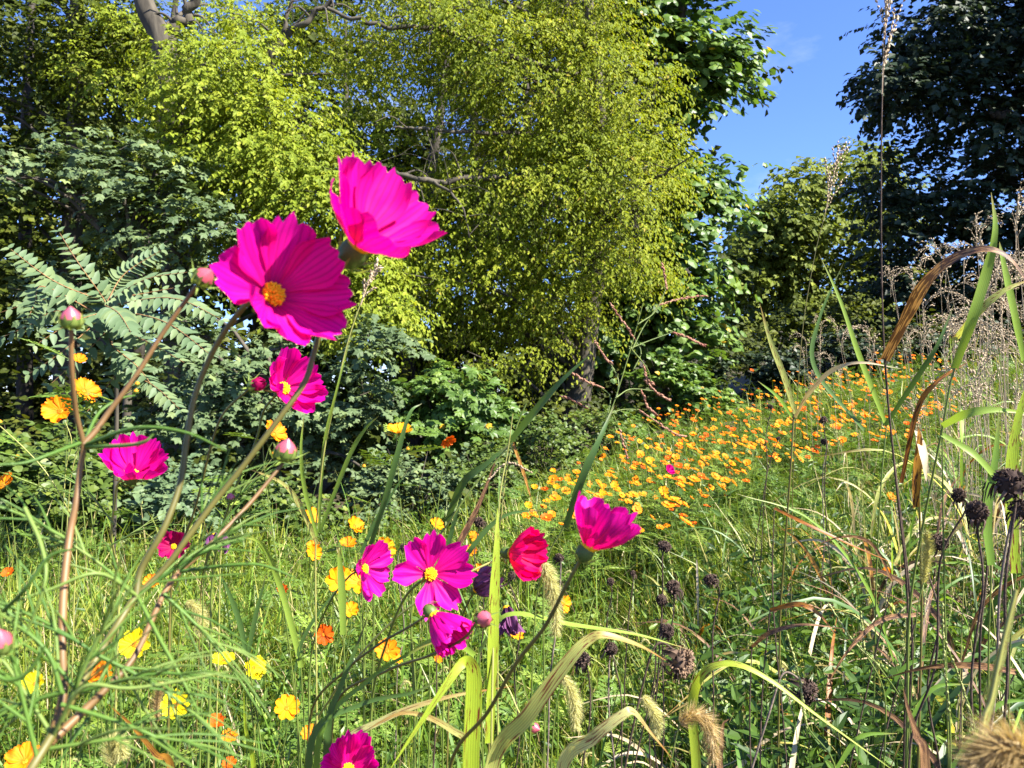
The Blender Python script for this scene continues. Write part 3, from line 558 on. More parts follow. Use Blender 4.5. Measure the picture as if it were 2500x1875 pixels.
BALL = ball(); SBALL = ball(3, 5)
def center_mesh(mat, n=58, rad=.155):
    """dome of small florets"""
    g = Geo(); k = np.arange(n); rr = np.sqrt((k + .5) / n) * rad; th = k * 2.39996
    pos = np.stack([rr * np.cos(th), rr * np.sin(th), .05 + .07 * (1 - (rr / rad) ** 2) + rng.uniform(0, .035, n)], -1)
    s = .022 * rng.uniform(.8, 1.3, n); g.inst(*SBALL, pos, np.eye(3)[None] * np.stack([s, s, s * 1.9], -1)[:, None, :], .5)
    g.inst(*BALL, np.array([[0, 0, .03]]), (np.eye(3) * [rad, rad, .07])[None], .5); return g.build('flower_center', mat, link=False)
def head_mesh(mat2, rad=.16):
    """green receptacle with narrow bracts under the petals"""
    g = Geo(); z = np.array([-.30, -.27, -.18, -.06, .02]); r = np.array([.045, .10, .16, .17, .13]) * rad / .16; th = np.linspace(0, 2 * np.pi, 12, endpoint=False)
    V = np.stack([r[:, None] * np.cos(th), r[:, None] * np.sin(th), np.broadcast_to(z[:, None], (5, 12))], -1)
    i = np.arange(4)[:, None] * 12; j = np.arange(12)[None]; k = (j + 1) % 12; g.add(V, np.stack([i + j, i + k, i + k + 12, i + j + 12], -1).reshape(-1, 4))
    for q in range(8):
        a = q * .785 + .2; d = np.array([math.cos(a), math.sin(a), 0]); L = rng.uniform(.28, .42)
        g.blade([d * .10 + [0, 0, -.26], d * .24 + [0, 0, -.2], d * (L + .06) + [0, 0, rng.uniform(-.2, .02)]], .06, face=[0, 0, 1], n=6, mat=1, tint=rng.uniform())
    return g.build('flower_head', [MT['calyx'], mat2], link=False)
CENT = center_mesh(MT['pollen']); HEAD = head_mesh(MT['bract'])
PET = {}
def petals_for(matname, kind):
    key = (matname, kind)
    if key not in PET:
        kw = dict(open=dict(), cupped=dict(bend=.26, cup=.2), slim=dict(W=.46, cup=.3), dead=dict(W=.4, cup=.7, bend=.5, pleat=.12), broad=dict(W=.68, cup=.12, bend=.14, pleat=.03))[kind]
        PET[key] = [petal_mesh(11 * i + 3, MT[matname], teeth=(3, 4, 3, 5)[i % 4], **kw) for i in range(5)]
    return PET[key]
def flower(root, base, pos, face, rad, cup=.35, roll=0., mat='petal', kind='open', npet=8, skip=(), droop=None, center=None, pscale=None, cupvar=.12):
    """flower_head (receptacle) with petals and a flower_center as its children. pos/face in world axes"""
    n = unit(face); t = unit(np.cross([0.1, .2, 1.0], n)); b = np.cross(n, t)
    h = obj('flower_head', HEAD, root); put(h, np.asarray(pos) - base, np.stack([t, b, n], -1) * rad)
    c = obj('flower_center', center or CENT, h); put(c, (0, 0, 0), np.eye(3))
    ms = petals_for(mat, kind)
    for k in range(npet):
        if k in skip: continue
        a = roll + 2 * math.pi * k / npet + rng.uniform(-.09, .09); cc = cup + rng.uniform(-cupvar, cupvar) + (droop or {}).get(k, 0)
        r = np.array([math.cos(a), math.sin(a), 0]); ax = r * math.cos(cc) + np.array([0, 0, 1]) * math.sin(cc); nn = np.array([0, 0, 1]) * math.cos(cc) - r * math.sin(cc)
        M = M3(ax[None], nn[None])[0] * ((pscale or {}).get(k, 1) * rng.uniform(.93, 1.05)); M[:, 0] *= -1 if np.linalg.det(M) < 0 else 1
        put(obj('petal', ms[int(rng.integers(5))], h), r * .10 + [0, 0, .015 + .012 * (k % 2)], M)
    return h
def bud_mesh(open_=0.0, mat='bud_pink'):
    g = Geo(); z = np.linspace(0, 1, 9); r = np.sin(np.clip(z * .95 + .08, 0, 1) ** .8 * np.pi) ** .7 * .46; r[-1] = .03; r[0] = .08; th = np.linspace(0, 2 * np.pi, 16, endpoint=False)
    rr = r[:, None] * (1 + .06 * np.cos(th * 8)[None] * (z[:, None] > .3)); V = np.stack([rr * np.cos(th), rr * np.sin(th), np.broadcast_to(z[:, None] * 1.0, rr.shape)], -1)
    i = np.arange(8)[:, None] * 16; j = np.arange(16)[None]; k = (j + 1) % 16; F = np.stack([i + j, i + k, i + k + 16, i + j + 16], -1)
    g.add(V, F[4:].reshape(-1, 4), .5, .5, 0, 0); g.add(V * [1.02, 1.02, 1], F[:4].reshape(-1, 4), .5, .5, 0, 1)
    for q in range(8):
        a = q * .785; d = np.array([math.cos(a), math.sin(a), 0])
        g.blade([d * .2 + [0, 0, .05], d * .45 + [0, 0, .25], d * .45 + [0, 0, .74]], .34, face=-d, n=6, mat=2, tint=rng.uniform())
        a += .4; d = np.array([math.cos(a), math.sin(a), 0]); g.blade([d * .1 + [0, 0, .02], d * .5 + [0, 0, .1], d * rng.uniform(.8, 1.15) + [0, 0, rng.uniform(.1, .8)]], .13, face=[0, 0, 1], n=6, mat=2, tint=rng.uniform())
    if open_:
        for q in range(7):
            a = q * .9; d = np.array([math.cos(a), math.sin(a), 0]); g.blade([d * .3 + [0, 0, .5], d * .42 + [0, 0, .85], d * .2 + [0, 0, 1.25]], .4, face=-d, n=6, mat=0)
    return g.build('bud', [MT[mat], MT['calyx'], MT['bract']], link=False)
BUD = bud_mesh(); BUDO = bud_mesh(1, 'petal_dark')
def bud(root, base, pos, face, size, me=None):
    n = unit(face); t = unit(np.cross([0.1, .2, 1.0], n)); b = np.cross(n, t)
    return put(obj('bud', me or BUD, root), np.asarray(pos) - base, np.stack([t, b, n], -1) * size)
BUDS = bud_mesh(0, 'pollen_orange')
def fern_leaf_part(root, base, p, n=3):
    g = Geo(); k = np.linspace(.25, .75, n); pos = crom(p, 40)[(k * 39).astype(int)]; a2 = rng.uniform(0, 6.28, n); a = unit(np.stack([np.sin(a2), np.cos(a2) * .6, rng.uniform(.1, .7, n)], -1))
    g.inst(FERN[0], FERN[1], pos, M3(a, np.broadcast_to(UP, (n, 3)) + rdir(n) * .3) * (.09 * rng.uniform(.6, 1.2, n))[:, None, None], rng.uniform(.2, .9, n)); g.build('leaves', MT['fern'], root, base, smooth=False)
def pp(lst): return np.array([P(*q) for q in lst])
def thread_leaf(g, o, d, L, n=5, r=.0008, sag=.35):
    """thread-like cosmos leaf: an axis with paired filaments"""
    d = unit(d); ax = crom([o, o + d * L * .5, o + d * L - UP * sag * L * .5], 14); g.tube(ax[::3], [r * 1.3, r, r * .5], 4, n=10, tint=rng.uniform())
    t = unit(np.gradient(ax, axis=0))
    for k in range(n):
        i = int(2 + k * 9 / n)
        for s in (-1, 1):
            q = unit(t[i] + s * unit(np.cross(t[i], rng.normal(size=3) * .5 + UP)) * .8); l = L * .5 * (1 - .4 * k / n) * rng.uniform(.7, 1.2)
            g.tube([ax[i], ax[i] + q * l * .5 + t[i] * l * .1, ax[i] + q * l * .9 + t[i] * l * .35 - UP * sag * l * .35], [r, r * .8, r * .4], 3, n=6, tint=rng.uniform())
def cosmos(label, stems, flowers=(), buds=(), threads=(), base=None, name='cosmos', cat='flower', matkey='stem_green', group=None):
    """stems: list of (points px,py,d from top down, radii mm, material); the first runs to the ground"""
    p0 = pp(stems[0][0]); f = base if base is not None else np.array([p0[-1][0] - .03, p0[-1][1] + .02, 0])
    f = np.array(f, float); f[2] = ground(f[0], f[1]) - .02; root = empty(name, f, label, cat, group)
    for k, (pts, rr, m) in enumerate(stems):
        p = pp(pts)
        if k == 0: p = np.vstack([p] + [p[-1] + (f - p[-1]) * q for q in np.linspace(.12, 1, 8)])
        Geo().tube(p, np.array(list(rr) + ([rr[-1] * 1.3] if k == 0 else [])) / 1000, 8, n=len(p) * 8).build('stem', MT[m], root, f)
    for fl in flowers: flower(root, f, P(*fl[0]), *fl[1:3], **fl[3])
    for b in buds: bud(root, f, P(*b[0]), b[1], b[2], b[3] if len(b) > 3 else None)
    if threads:
        g = Geo()
        for t in threads:
            if not np.ndim(t[2]): thread_leaf(g, P(*t[0]), np.array(t[1], float), t[2], t[3])
            else: g.tube(pp(t), [.0011, .0010, .0008, .0004], 4, n=18, tint=rng.uniform())
        g.build('leaves', MT['thread'], root, f)
    return root
# --- the tall plant at the left with the two big blooms
D1 = .43
rt = [((px, py, d), (dx, dy, dz), L, n) for px, py, d, dx, dy, dz, L, n in [
    (335, 1455, .42, -.7, .1, .5, .08, 4), (335, 1455, .42, .7, .2, .5, .07, 4), (440, 1390, .44, .8, 0, .6, .07, 4), (240, 1600, .38, -.8, -.05, .5, .08, 4), (240, 1600, .38, .8, .1, -.5, .08, 4), (190, 1690, .37, -.6, -.1, .8, .09, 4), (190, 1690, .37, .9, .0, .2, .08, 4),
    (150, 1760, .36, .4, 0, .9, .09, 4), (130, 1800, .36, -.5, -.05, .8, .09, 4), (470, 1295, .45, .5, .1, .8, .06, 4), (155, 1690, .36, -.9, .05, -.3, .07, 4), (400, 1450, .43, .7, 0, -.7, .08, 4), (170, 1320, .41, -.8, 0, .4, .07, 4), (110, 1830, .36, .9, 0, .1, .10, 4), (90, 1850, .35, -.2, -.05, .9, .10, 4), (300, 1530, .40, -.3, -.1, -.9, .07, 4)]]
cosmos('tall cosmos with two big magenta blooms above a shared reddish stem', [
    ([(858, 612, .455), (820, 680, .46), (770, 850, .46), (745, 930, .455), (690, 1010, .45), (600, 1130, .445), (520, 1230, .44), (460, 1310, .435), (400, 1390, .43), (330, 1460, .42), (290, 1520, .41), (240, 1600, .40), (180, 1700, .38), (130, 1790, .36), (60, 1905, .345), (-20, 2060, .34), (-80, 2250, .34)], [1.6, 1.6, 1.6, 1.7, 1.9, 2.2, 2.6, 3.0], 'stem_olive'),
    ([(640, 735, .44), (600, 745, .445), (530, 840, .45), (478, 960, .45), (455, 1080, .445), (440, 1180, .44), (400, 1290, .43), (345, 1390, .425), (332, 1458, .42)], [1.6, 1.6, 1.7, 1.9], 'stem_olive'),
    ([(690, 1132, .52), (600, 1240, .50), (480, 1360, .47), (440, 1395, .455), (400, 1450, .44), (330, 1600, .41), (260, 1680, .395), (200, 1740, .38), (120, 1815, .365)], [1.2, 1.4, 1.7, 2.2], 'stem_pink'),
    ([(480, 697, .44), (400, 810, .44), (330, 920, .435), (270, 1000, .43), (235, 1050, .425), (203, 1085, .42)], [1.2, 1.3, 1.5, 1.7], 'stem_pink'),
    ([(174, 806, .40), (175, 900, .405), (186, 1010, .415), (203, 1085, .42), (195, 1150, .42), (185, 1230, .415), (170, 1310, .41), (155, 1450, .395), (152, 1600, .38), (155, 1690, .37), (125, 1810, .36)], [1.2, 1.3, 1.7, 1.9, 2.0], 'stem_pink')],
    flowers=[((662, 722, .432), (.70, -.66, .20), .0405, dict(cup=.42, roll=.15, kind='broad', cupvar=.18)),
             ((874, 602, .452), (.60, -.38, .66), .049, dict(cup=.60, roll=.5, kind='broad', skip=(6,), cupvar=.2))],
    buds=[((483, 690, .44), (.75, -.35, .5), .012), ((175, 803, .40), (.1, -.3, .95), .0115), ((692, 1125, .52), (.25, -.2, .9), .0155)],
    threads=[[(210, 1085, .42), (330, 1045, .40), (450, 1055, .39), (552, 1100, .38)], [(210, 1090, .42), (300, 1088, .40), (350, 1080, .39), (375, 1060, .39)], [(200, 1080, .42), (120, 1110, .40), (60, 1130, .39), (-10, 1135, .38)], [(203, 1085, .42), (240, 1010, .44), (290, 975, .45), (330, 965, .46)],
             [(335, 1455, .42), (390, 1560, .40), (440, 1650, .39), (490, 1750, .39)], [(335, 1455, .42), (240, 1400, .40), (120, 1440, .39), (0, 1480, .38)], [(440, 1395, .45), (560, 1380, .44), (640, 1380, .44), (720, 1410, .44)], [(150, 1720, .36), (280, 1760, .36), (380, 1800, .36), (460, 1860, .37)], [(120, 1815, .36), (200, 1680, .35), (330, 1680, .35), (560, 1640, .36)],
             [(0, 1500, .36), (60, 1440, .35), (120, 1360, .35), (180, 1340, .35)], [(60, 1240, .38), (100, 1330, .37), (110, 1420, .36), (60, 1560, .36)], [(150, 1690, .36), (120, 1600, .36), (60, 1540, .36), (-20, 1500, .36)]] + rt,
    base=np.array([-.34, .36, 0]))
# --- other pink blooms, each on its own stalk
S = 'stem_green'
cosmos('magenta cosmos half hidden under the biggest bloom', [([(683, 955, .86), (645, 1000, .87), (630, 1060, .88), (612, 1110, .89), (560, 1230, .92), (520, 1400, .98)], [1.3, 1.4, 1.8], 'stem_green')],
       [((690, 950, .86), (.68, -.62, .30), .043, dict(cup=.55, roll=.3, kind='cupped'))], threads=[((560, 1230, .92), (.6, 0, .5), .1, 5)])
cosmos('half open wine red cosmos bud with spiky green bracts', [([(607, 950, .74), (545, 1010, .75), (515, 1090, .76), (490, 1190, .78), (470, 1260, .8), (420, 1420, .84)], [1.0, 1.1, 1.5], 'stem_olive')], buds=[((610, 945, .74), (.85, -.35, .25), .014, BUDO)])
cosmos('magenta cosmos opening sideways before the dim shrubs, low on a curled stalk', [([(312, 1162, .95), (287, 1182, .955), (280, 1230, .97), (272, 1310, 1.0), (290, 1430, 1.05)], [1.2, 1.3, 1.8], 'stem_pale')],
       [((322, 1162, .95), (.42, -.50, .72), .046, dict(cup=.58, roll=.2, kind='cupped'))], threads=[((278, 1280, .98), (-.5, 0, .6), .1, 5), ((272, 1330, 1.0), (.8, 0, .4), .09, 5)])
cosmos('wine red cosmos with yellow eye shaded behind the crossing stems', [([(425, 1345, 1.5), (415, 1400, 1.52), (420, 1500, 1.58)], [1.3, 1.5, 1.8], S)], [((425, 1335, 1.5), (.2, -.9, .35), .033, dict(cup=.35, roll=.1, mat='petal_dark', kind='cupped'))])
cosmos('magenta cosmos seen edge on beside the yellow flower patch', [([(885, 1390, 1.0), (850, 1410, 1.01), (800, 1480, 1.03), (760, 1600, 1.1)], [1.2, 1.3, 1.7], S)],
       [((886, 1390, 1.0), (.88, -.42, .12), .040, dict(cup=.30, roll=.6, cupvar=.2, kind='open'))])
cosmos('open magenta cosmos with a round golden eye facing out of the grass', [([(1048, 1410, .78), (1020, 1425, .80), (985, 1465, .82), (950, 1550, .85), (910, 1700, .92)], [1.3, 1.5, 2.0], S)],
       [((1050, 1402, .775), (.30, -.92, .22), .040, dict(cup=.22, roll=.0, kind='open', skip=(5,), cupvar=.14))])
cosmos('lower cosmos with closed drooping magenta petals below the open bloom', [([(1052, 1495, .74), (1000, 1530, .76), (930, 1570, .78), (840, 1640, .82), (760, 1740, .9)], [1.2, 1.4, 1.9], 'stem_olive')],
       [((1056, 1500, .735), (.62, -.45, -.55), .037, dict(cup=.85, roll=.3, kind='cupped'))])
cosmos('crimson cosmos with sun glowing through its sideways cup', [([(1242, 1352, .88), (1215, 1365, .88), (1140, 1400, .87), (1040, 1455, .87), (960, 1515, .88), (870, 1610, .9), (810, 1700, .94), (760, 1800, 1.0)], [1.1, 1.2, 1.6], 'stem_pale')],
       [((1245, 1350, .88), (.80, -.52, .08), .040, dict(cup=.60, roll=.2, mat='petal_red', kind='cupped'))])
cosmos('ragged pink cosmos tilted skyward on a long bare stalk above the foxtail', [([(1425, 1352, .56), (1382, 1430, .57), (1330, 1530, .59), (1260, 1620, .62), (1190, 1740, .66), (1100, 1870, .72)], [1.4, 1.6, 2.0], 'stem_olive')],
       [((1435, 1338, .56), (.50, -.12, .80), .038, dict(cup=.62, roll=.4, cupvar=.3, kind='cupped', skip=(2,)))])
cosmos('low magenta cosmos cut by the bottom of the meadow view', [([(845, 1885, .8), (835, 1950, .83), (830, 2050, .88)], [1.3, 1.5, 1.8], S)], [((850, 1880, .8), (.25, -.62, .68), .036, dict(cup=.55, roll=.3, kind='cupped'))])
cosmos('tiny pink cosmos far up in the orange drift', [([(1630, 1155, 4.2), (1628, 1200, 4.22), (1625, 1260, 4.25)], [1.5, 1.6, 2.0], S)], [((1630, 1150, 4.2), (.5, -.7, .5), .035, dict(cup=.5, kind='cupped'))])
cosmos('withered purple cosmos head behind the open magenta bloom', [([(1160, 1440, .98), (1130, 1500, 1.0), (1100, 1600, 1.05)], [1.1, 1.3, 1.6], 'stem_olive')], [((1160, 1440, .98), (.5, -.5, .4), .027, dict(cup=.3, mat='petal_dead', kind='dead', cupvar=.7))])
cosmos('withered purple cosmos behind the upright yellow green blade', [([(1235, 1470, .98), (1225, 1540, 1.0), (1200, 1640, 1.05)], [1.1, 1.3, 1.6], 'stem_olive')], [((1235, 1480, .98), (.2, -.5, -.8), .026, dict(cup=.8, mat='petal_dead', kind='dead', cupvar=.5))])
cosmos('faded purple cosmos behind the reddish branching stems', [([(520, 1310, 1.5), (500, 1380, 1.52), (490, 1450, 1.58)], [1.1, 1.3, 1.6], 'stem_olive')], [((522, 1305, 1.5), (.3, -.6, -.5), .03, dict(cup=.7, mat='petal_dead', kind='dead', cupvar=.5))])
cosmos('plump dusky cosmos bud ringed by green bracts beside the upright blade', [([(1168, 1512, .70), (1130, 1560, .72), (1050, 1600, .75), (940, 1640, .8), (820, 1720, .86)], [1.2, 1.4, 1.8], 'stem_olive')], buds=[((1172, 1510, .70), (.45, -.85, .2), .0165)])
cosmos('small pink cosmos bud low among the weeds beside a pale blade', [([(1290, 1772, .9), (1265, 1735, .9), (1240, 1680, .91), (1205, 1640, .93), (1170, 1700, .98)], [.9, 1.0, 1.3], 'stem_pale')], buds=[((1292, 1772, .9), (.75, -.5, -.1), .014)])
cosmos('small green cosmos bud between the crossing stems', [([(560, 1228, .9), (540, 1290, .92), (500, 1400, .96)], [.8, .9, 1.2], S)], buds=[((562, 1224, .9), (.2, -.4, .9), .011)], threads=[((540, 1290, .92), (.8, 0, .4), .08, 4)])
cosmos('near pink cosmos bud peeping in beside the thread leaves', [([(-5, 1600, .33), (-20, 1700, .335), (-30, 1860, .34)], [1.3, 1.5, 1.8], S)], buds=[((-4, 1592, .33), (.25, -.35, .9), .0115)], threads=[[(-20, 1640, .33), (20, 1660, .33), (70, 1640, .33), (120, 1560, .33)]])
cosmos('tiny pink cosmos bud beside the thick reddish stem', [([(160, 1338, .8), (165, 1400, .82), (170, 1500, .86)], [.8, .9, 1.2], S)], buds=[((160, 1336, .8), (.1, -.3, .9), .008)])
for lab, st_, bs in (('thin pale branching stalk with tiny orange buds beside the orange blooms', [([(0, 1040, 1.3), (60, 1095, 1.3), (110, 1150, 1.3), (150, 1215, 1.3), (185, 1300, 1.32)], [.8, 1.0, 1.4], 'stem_pale'), ([(155, 1225, 1.3), (162, 1140, 1.3), (175, 1080, 1.3), (160, 1030, 1.3)], [.8, .6], 'stem_pale')], [(42, 1120), (0, 1035)]),
                     ('curled pale stalk with round buds low before the shaded shrubs', [([(335, 945, 1.25), (290, 975, 1.25), (240, 1030, 1.26), (212, 1060, 1.27), (180, 1130, 1.28), (165, 1260, 1.3)], [.7, .9, 1.3], 'stem_pale')], [(335, 942), (332, 960)]),
                     ('wiry green stalk with small seed buds above the mid meadow', [([(1000, 1080, 1.5), (985, 1110, 1.5), (955, 1170, 1.5), (920, 1240, 1.52), (900, 1330, 1.55)], [.7, .9, 1.3], 'stem_green')], [(995, 1100), (888, 1142)]),
                     ('pale twisted stalk carrying two yellow buds right of the pink buds', [([(668, 1115, 1.2), (640, 1150, 1.2), (600, 1190, 1.21), (560, 1250, 1.23), (540, 1340, 1.25)], [.7, .9, 1.3], 'stem_pale'), ([(640, 1150, 1.2), (655, 1100, 1.2), (665, 1080, 1.2)], [.6, .5], 'stem_green')], [(668, 1112)])):
    rt_ = cosmos(lab, st_, buds=[((x_, y_, st_[0][0][0][2]), (.2, -.4, .9), .008, BUDS) for x_, y_ in bs]); q_ = pp(st_[0][0]); fern_leaf_part(rt_, np.array(rt_.location), q_, 4)
# ------------------------------------------------------------------ orange and yellow cosmos
CENT_O = center_mesh(MT['pollen_orange'], 26, .2)
MT_O = dict(orange='orange', amber='amber', red='red_orange', yellow='yellow')
near_o = [  # px, py, depth, colour, facing, radius
    (148, 1005, 1.35, 'orange', (.1, -.85, .45), .027), (205, 955, 1.45, 'orange', (.75, -.4, .5), .026), (192, 880, 1.5, 'orange', (.5, -.5, .7), .014), (668, 1060, 1.45, 'orange', (.7, -.3, .55), .025), (8, 1185, 1.5, 'orange', (-.3, -.6, .7), .026), (975, 1055, 1.5, 'amber', (.15, -.3, .95), .023),
    (1092, 1075, 1.7, 'red', (.4, -.5, -.6), .02), (330, 1575, 1.25, 'yellow', (.2, -.85, .5), .024), (430, 1722, 1.3, 'yellow', (.1, -.85, .55), .0225), (545, 1615, 1.45, 'yellow', (.1, -.35, .9), .02), (618, 1630, 1.4, 'yellow', (.7, -.6, .3), .022), (85, 1670, 1.5, 'yellow', (.1, -.7, .6), .022),
    (240, 1650, 1.4, 'orange', (.2, -.5, .8), .024), (700, 1730, 1.4, 'amber', (.3, -.6, .6), .022), (528, 1765, 1.5, 'red', (.1, -.5, .8), .017), (560, 1800, 1.55, 'orange', (.2, -.5, .8), .016), (560, 1225 + 640, 1.5, 'red', (.1, -.5, .8), .013), (60, 1860, 1.2, 'orange', (.2, -.5, .8), .026), (760, 1795, 1.4, 'orange', (.1, -.5, .8), .018),
    (760, 1260, 2.0, 'amber', (.6, -.5, .5), .026), (865, 1285, 2.0, 'amber', (.7, -.5, .5), .028), (850, 1330, 2.1, 'orange', (.1, -.5, .8), .026), (935, 1340, 1.7, 'amber', (.75, -.55, .2), .03), (880, 1425, 1.6, 'amber', (.1, -.6, .7), .03), (825, 1420, 1.65, 'amber', (.5, -.7, .4), .03), (835, 1410, 1.8, 'orange', (-.4, -.7, .4), .024),
    (855, 1490, 1.8, 'amber', (.2, -.7, .6), .022), (945, 1590, 1.6, 'orange', (.2, -.7, .6), .024), (790, 1550, 1.6, 'red', (.4, -.7, .3), .02), (1065, 1282, 2.0, 'amber', (.4, -.5, .6), .022), (1150, 1345, 2.2, 'orange', (.1, -.7, .6), .02), (1155, 1310, 2.4, 'orange', (.4, -.7, .5), .02), (1375, 1475, 1.8, 'amber', (.85, -.5, .1), .024),
    (1260, 1550, 1.7, 'amber', (.3, -.5, .7), .018), (1070, 1610, 1.7, 'orange', (.2, -.7, .6), .012), (1170, 1390, 2.2, 'amber', (.2, -.6, .7), .018), (370, 1420, 1.9, 'orange', (.3, -.7, .5), .022), (20, 1400, 2.2, 'red', (.1, -.6, .7), .02), (690, 1440, 1.9, 'red', (.1, -.6, .7), .016), (765, 1335, 2.0, 'orange', (.1, -.5, .8), .02), (970, 1610, 1.7, 'amber', (.3, -.5, .7), .013),
    (1290, 1235, 3.0, 'amber', (.2, -.6, .7), .026), (1305, 1190, 3.6, 'amber', (.1, -.6, .7), .026), (1358, 1190, 3.6, 'amber', (.2, -.6, .7), .028), (1385, 1170, 3.8, 'orange', (.2, -.7, .6), .026), (1500, 1185, 3.6, 'amber', (.1, -.6, .7), .03), (1470, 1205, 3.4, 'amber', (.3, -.6, .6), .03), (1620, 1200, 3.2, 'amber', (.1, -.7, .6), .034), (1350, 1150, 4.2, 'amber', (.2, -.6, .7), .026),
    (2175, 1215, 2.6, 'orange', (.3, -.7, .6), .022), (2165, 1400, 2.2, 'orange', (.3, -.7, .6), .02), (2255, 1010, 3.0, 'orange', (.2, -.6, .7), .024), (1835, 905, 6.4, 'red', (.2, -.6, .7), .03), (765, 1350, 1.9, 'amber', (.5, -.7, .4), .024)]
OC = {'orange': 'orange', 'amber': 'golden orange', 'red': 'deep red orange', 'yellow': 'clear yellow'}
for px, py, d, c, f, r in near_o:
    r *= .62 if d > 2.9 else .85 if d > 1.65 else 1
    pos = P(px, py, d); lean = rng.uniform(-.08, .08); b = np.array([pos[0] + lean - .03, pos[1] + rng.uniform(.02, .15), 0]); b[2] = ground(b[0], b[1]) - .02
    lab = OC[c] + (' cosmos flower scattered low in the near meadow' if d < 1.95 and py > 1200 else ' cosmos flower held up before the shaded shrubs' if d < 1.95 else ' cosmos flower in the mid meadow beside the wood edge' if px < 1250 else ' cosmos flower at the near fringe of the orange drift')
    root = empty('orange_cosmos' if c != 'yellow' else 'yellow_cosmos', b, lab, 'flower', OC[c] + ' cosmos flowers'); fu = unit(f); p = [pos - fu * r * .28, pos - fu * r - UP * .05, pos * .5 + b * .5 + [lean * .3, 0, 0], b]
    Geo().tube(p, [.0009, .0010, .0013, .0016], 5, n=20).build('stem', MT['stem_green'], root, b); fern_leaf_part(root, b, p)
    flower(root, b, pos, f, r, cup=rng.uniform(.1, .35), roll=rng.uniform(0, 1), mat=MT_O[c], kind='broad', center=CENT_O)
# the drift on the slope: one small mesh per plant
def small_plant(seed, mat):
    r = np.random.default_rng(seed); g = Geo(); h = 1.0; az = r.uniform(0, 6.28); n = unit([r.uniform(-.1, .7), r.uniform(-.8, -.1), .75]); top = np.array([r.uniform(-.06, .06), r.uniform(-.06, .06), .55])
    g.tube([[0, 0, -.03], [top[0] * .3, top[1] * .3, .3], top - n * .006], [.0022, .0018, .0013], 3, n=6, mat=1)
    t = unit(np.cross(n, [.2, .3, 1])); b = np.cross(n, t); rad = r.uniform(.016, .023)
    for k in range(8):
        a = k * .785 + r.uniform(-.1, .1); d = (t * math.cos(a) + b * math.sin(a)); c = r.uniform(.05, .4); d = d * math.cos(c) + n * math.sin(c); s = unit(np.cross(n, d)); R_ = rad * r.uniform(.85, 1.1)
        V = np.array([d * .15 - s * .07, d * .6 - s * .36, d * .98 - s * .26, d * .9, d * 1.0 + s * .24, d * .6 + s * .36, d * .15 + s * .07, d * .6 + n * -.05]) * R_ + top
        g.add(V, [[i, (i + 1) % 7, 7] for i in range(7)], .5, [.1, .6, 1, .95, 1, .6, .1, .5], 0, 0)
    g.inst(*SBALL, top[None] + n * .003, (np.eye(3) * [.006, .006, .005])[None], .5, 2)
    m = 4; a2 = r.uniform(0, 6.28, m); a = unit(np.stack([np.sin(a2), np.cos(a2), r.uniform(.2, .8, m)], -1))
    g.inst(FERN[0], FERN[1], np.stack([top[0] * .4 + a2 * 0, a2 * 0, r.uniform(.15, .42, m)], -1), M3(a, np.broadcast_to(UP, (m, 3))) * .12, r.uniform(.2, .9, m), 3)
    return g.build('orange_cosmos', [MT[mat], MT['stem_green'], MT['pollen_orange'], MT['fern']], link=False)
VAR = [small_plant(i, ('orange', 'orange', 'amber', 'red_orange', 'orange', 'orange')[i % 6]) for i in range(12)]
poly = np.array([(1290, 1270), (1330, 1180), (1420, 1120), (1490, 1040), (1560, 985), (1660, 940), (1780, 905), (1900, 885), (2050, 870), (2230, 850), (2320, 880), (2350, 1000), (2250, 1060), (2080, 1080), (1960, 1120), (1850, 1150), (1760, 1220), (1680, 1290), (1500, 1310)], float)
def inside(x, y):
    c = False; n = len(poly)
    for i in range(n):
        a, b = poly[i], poly[i - 1]
        if (a[1] > y) != (b[1] > y) and x < (b[0] - a[0]) * (y - a[1]) / (b[1] - a[1]) + a[0]: c = not c
    return c
pts = []
while len(pts) < 780:
    x, y = rng.uniform(1280, 2360), rng.uniform(845, 1320)
    if inside(x, y) and rng.uniform() < np.clip(1.1 - abs(y - (1215 - .30 * (x - 1250))) / 220, .3, 1) * (.35 + .65 * float(sstep(1300, 1750, x))):
        h = .55 * rng.uniform(.8, 1.25); p = ground_hit(x, y, h)
        if p is not None and p[1] < edge_y(p[0]) + .4 and p[1] > 3: pts.append((p, h))
pts.sort(key=lambda q: q[0][1]); far = Geo()
zone = ['orange cosmos bloom in the loose lower part of the flower drift', 'orange cosmos bloom in the dense middle of the flower drift', 'orange cosmos bloom on the crest of the drift under the trees']
for k, (p, h) in enumerate(pts):
    me = VAR[int(rng.integers(12))]; o = obj('orange_cosmos', me); s = h / .55; o.location = (p[0], p[1], ground(p[0], p[1])); o.scale = (s * 1.1, s * 1.1, s); o.rotation_euler = (0, 0, rng.uniform(-.6, .6))
    if k < 245: tag(o, zone[0 if p[1] < 4.8 else 1 if p[1] < 6.6 else 2], 'flower', 'orange cosmos drift')
    else: pass
    if k >= 245: far_objs = globals().setdefault('far_list', []); far_objs.append(o)
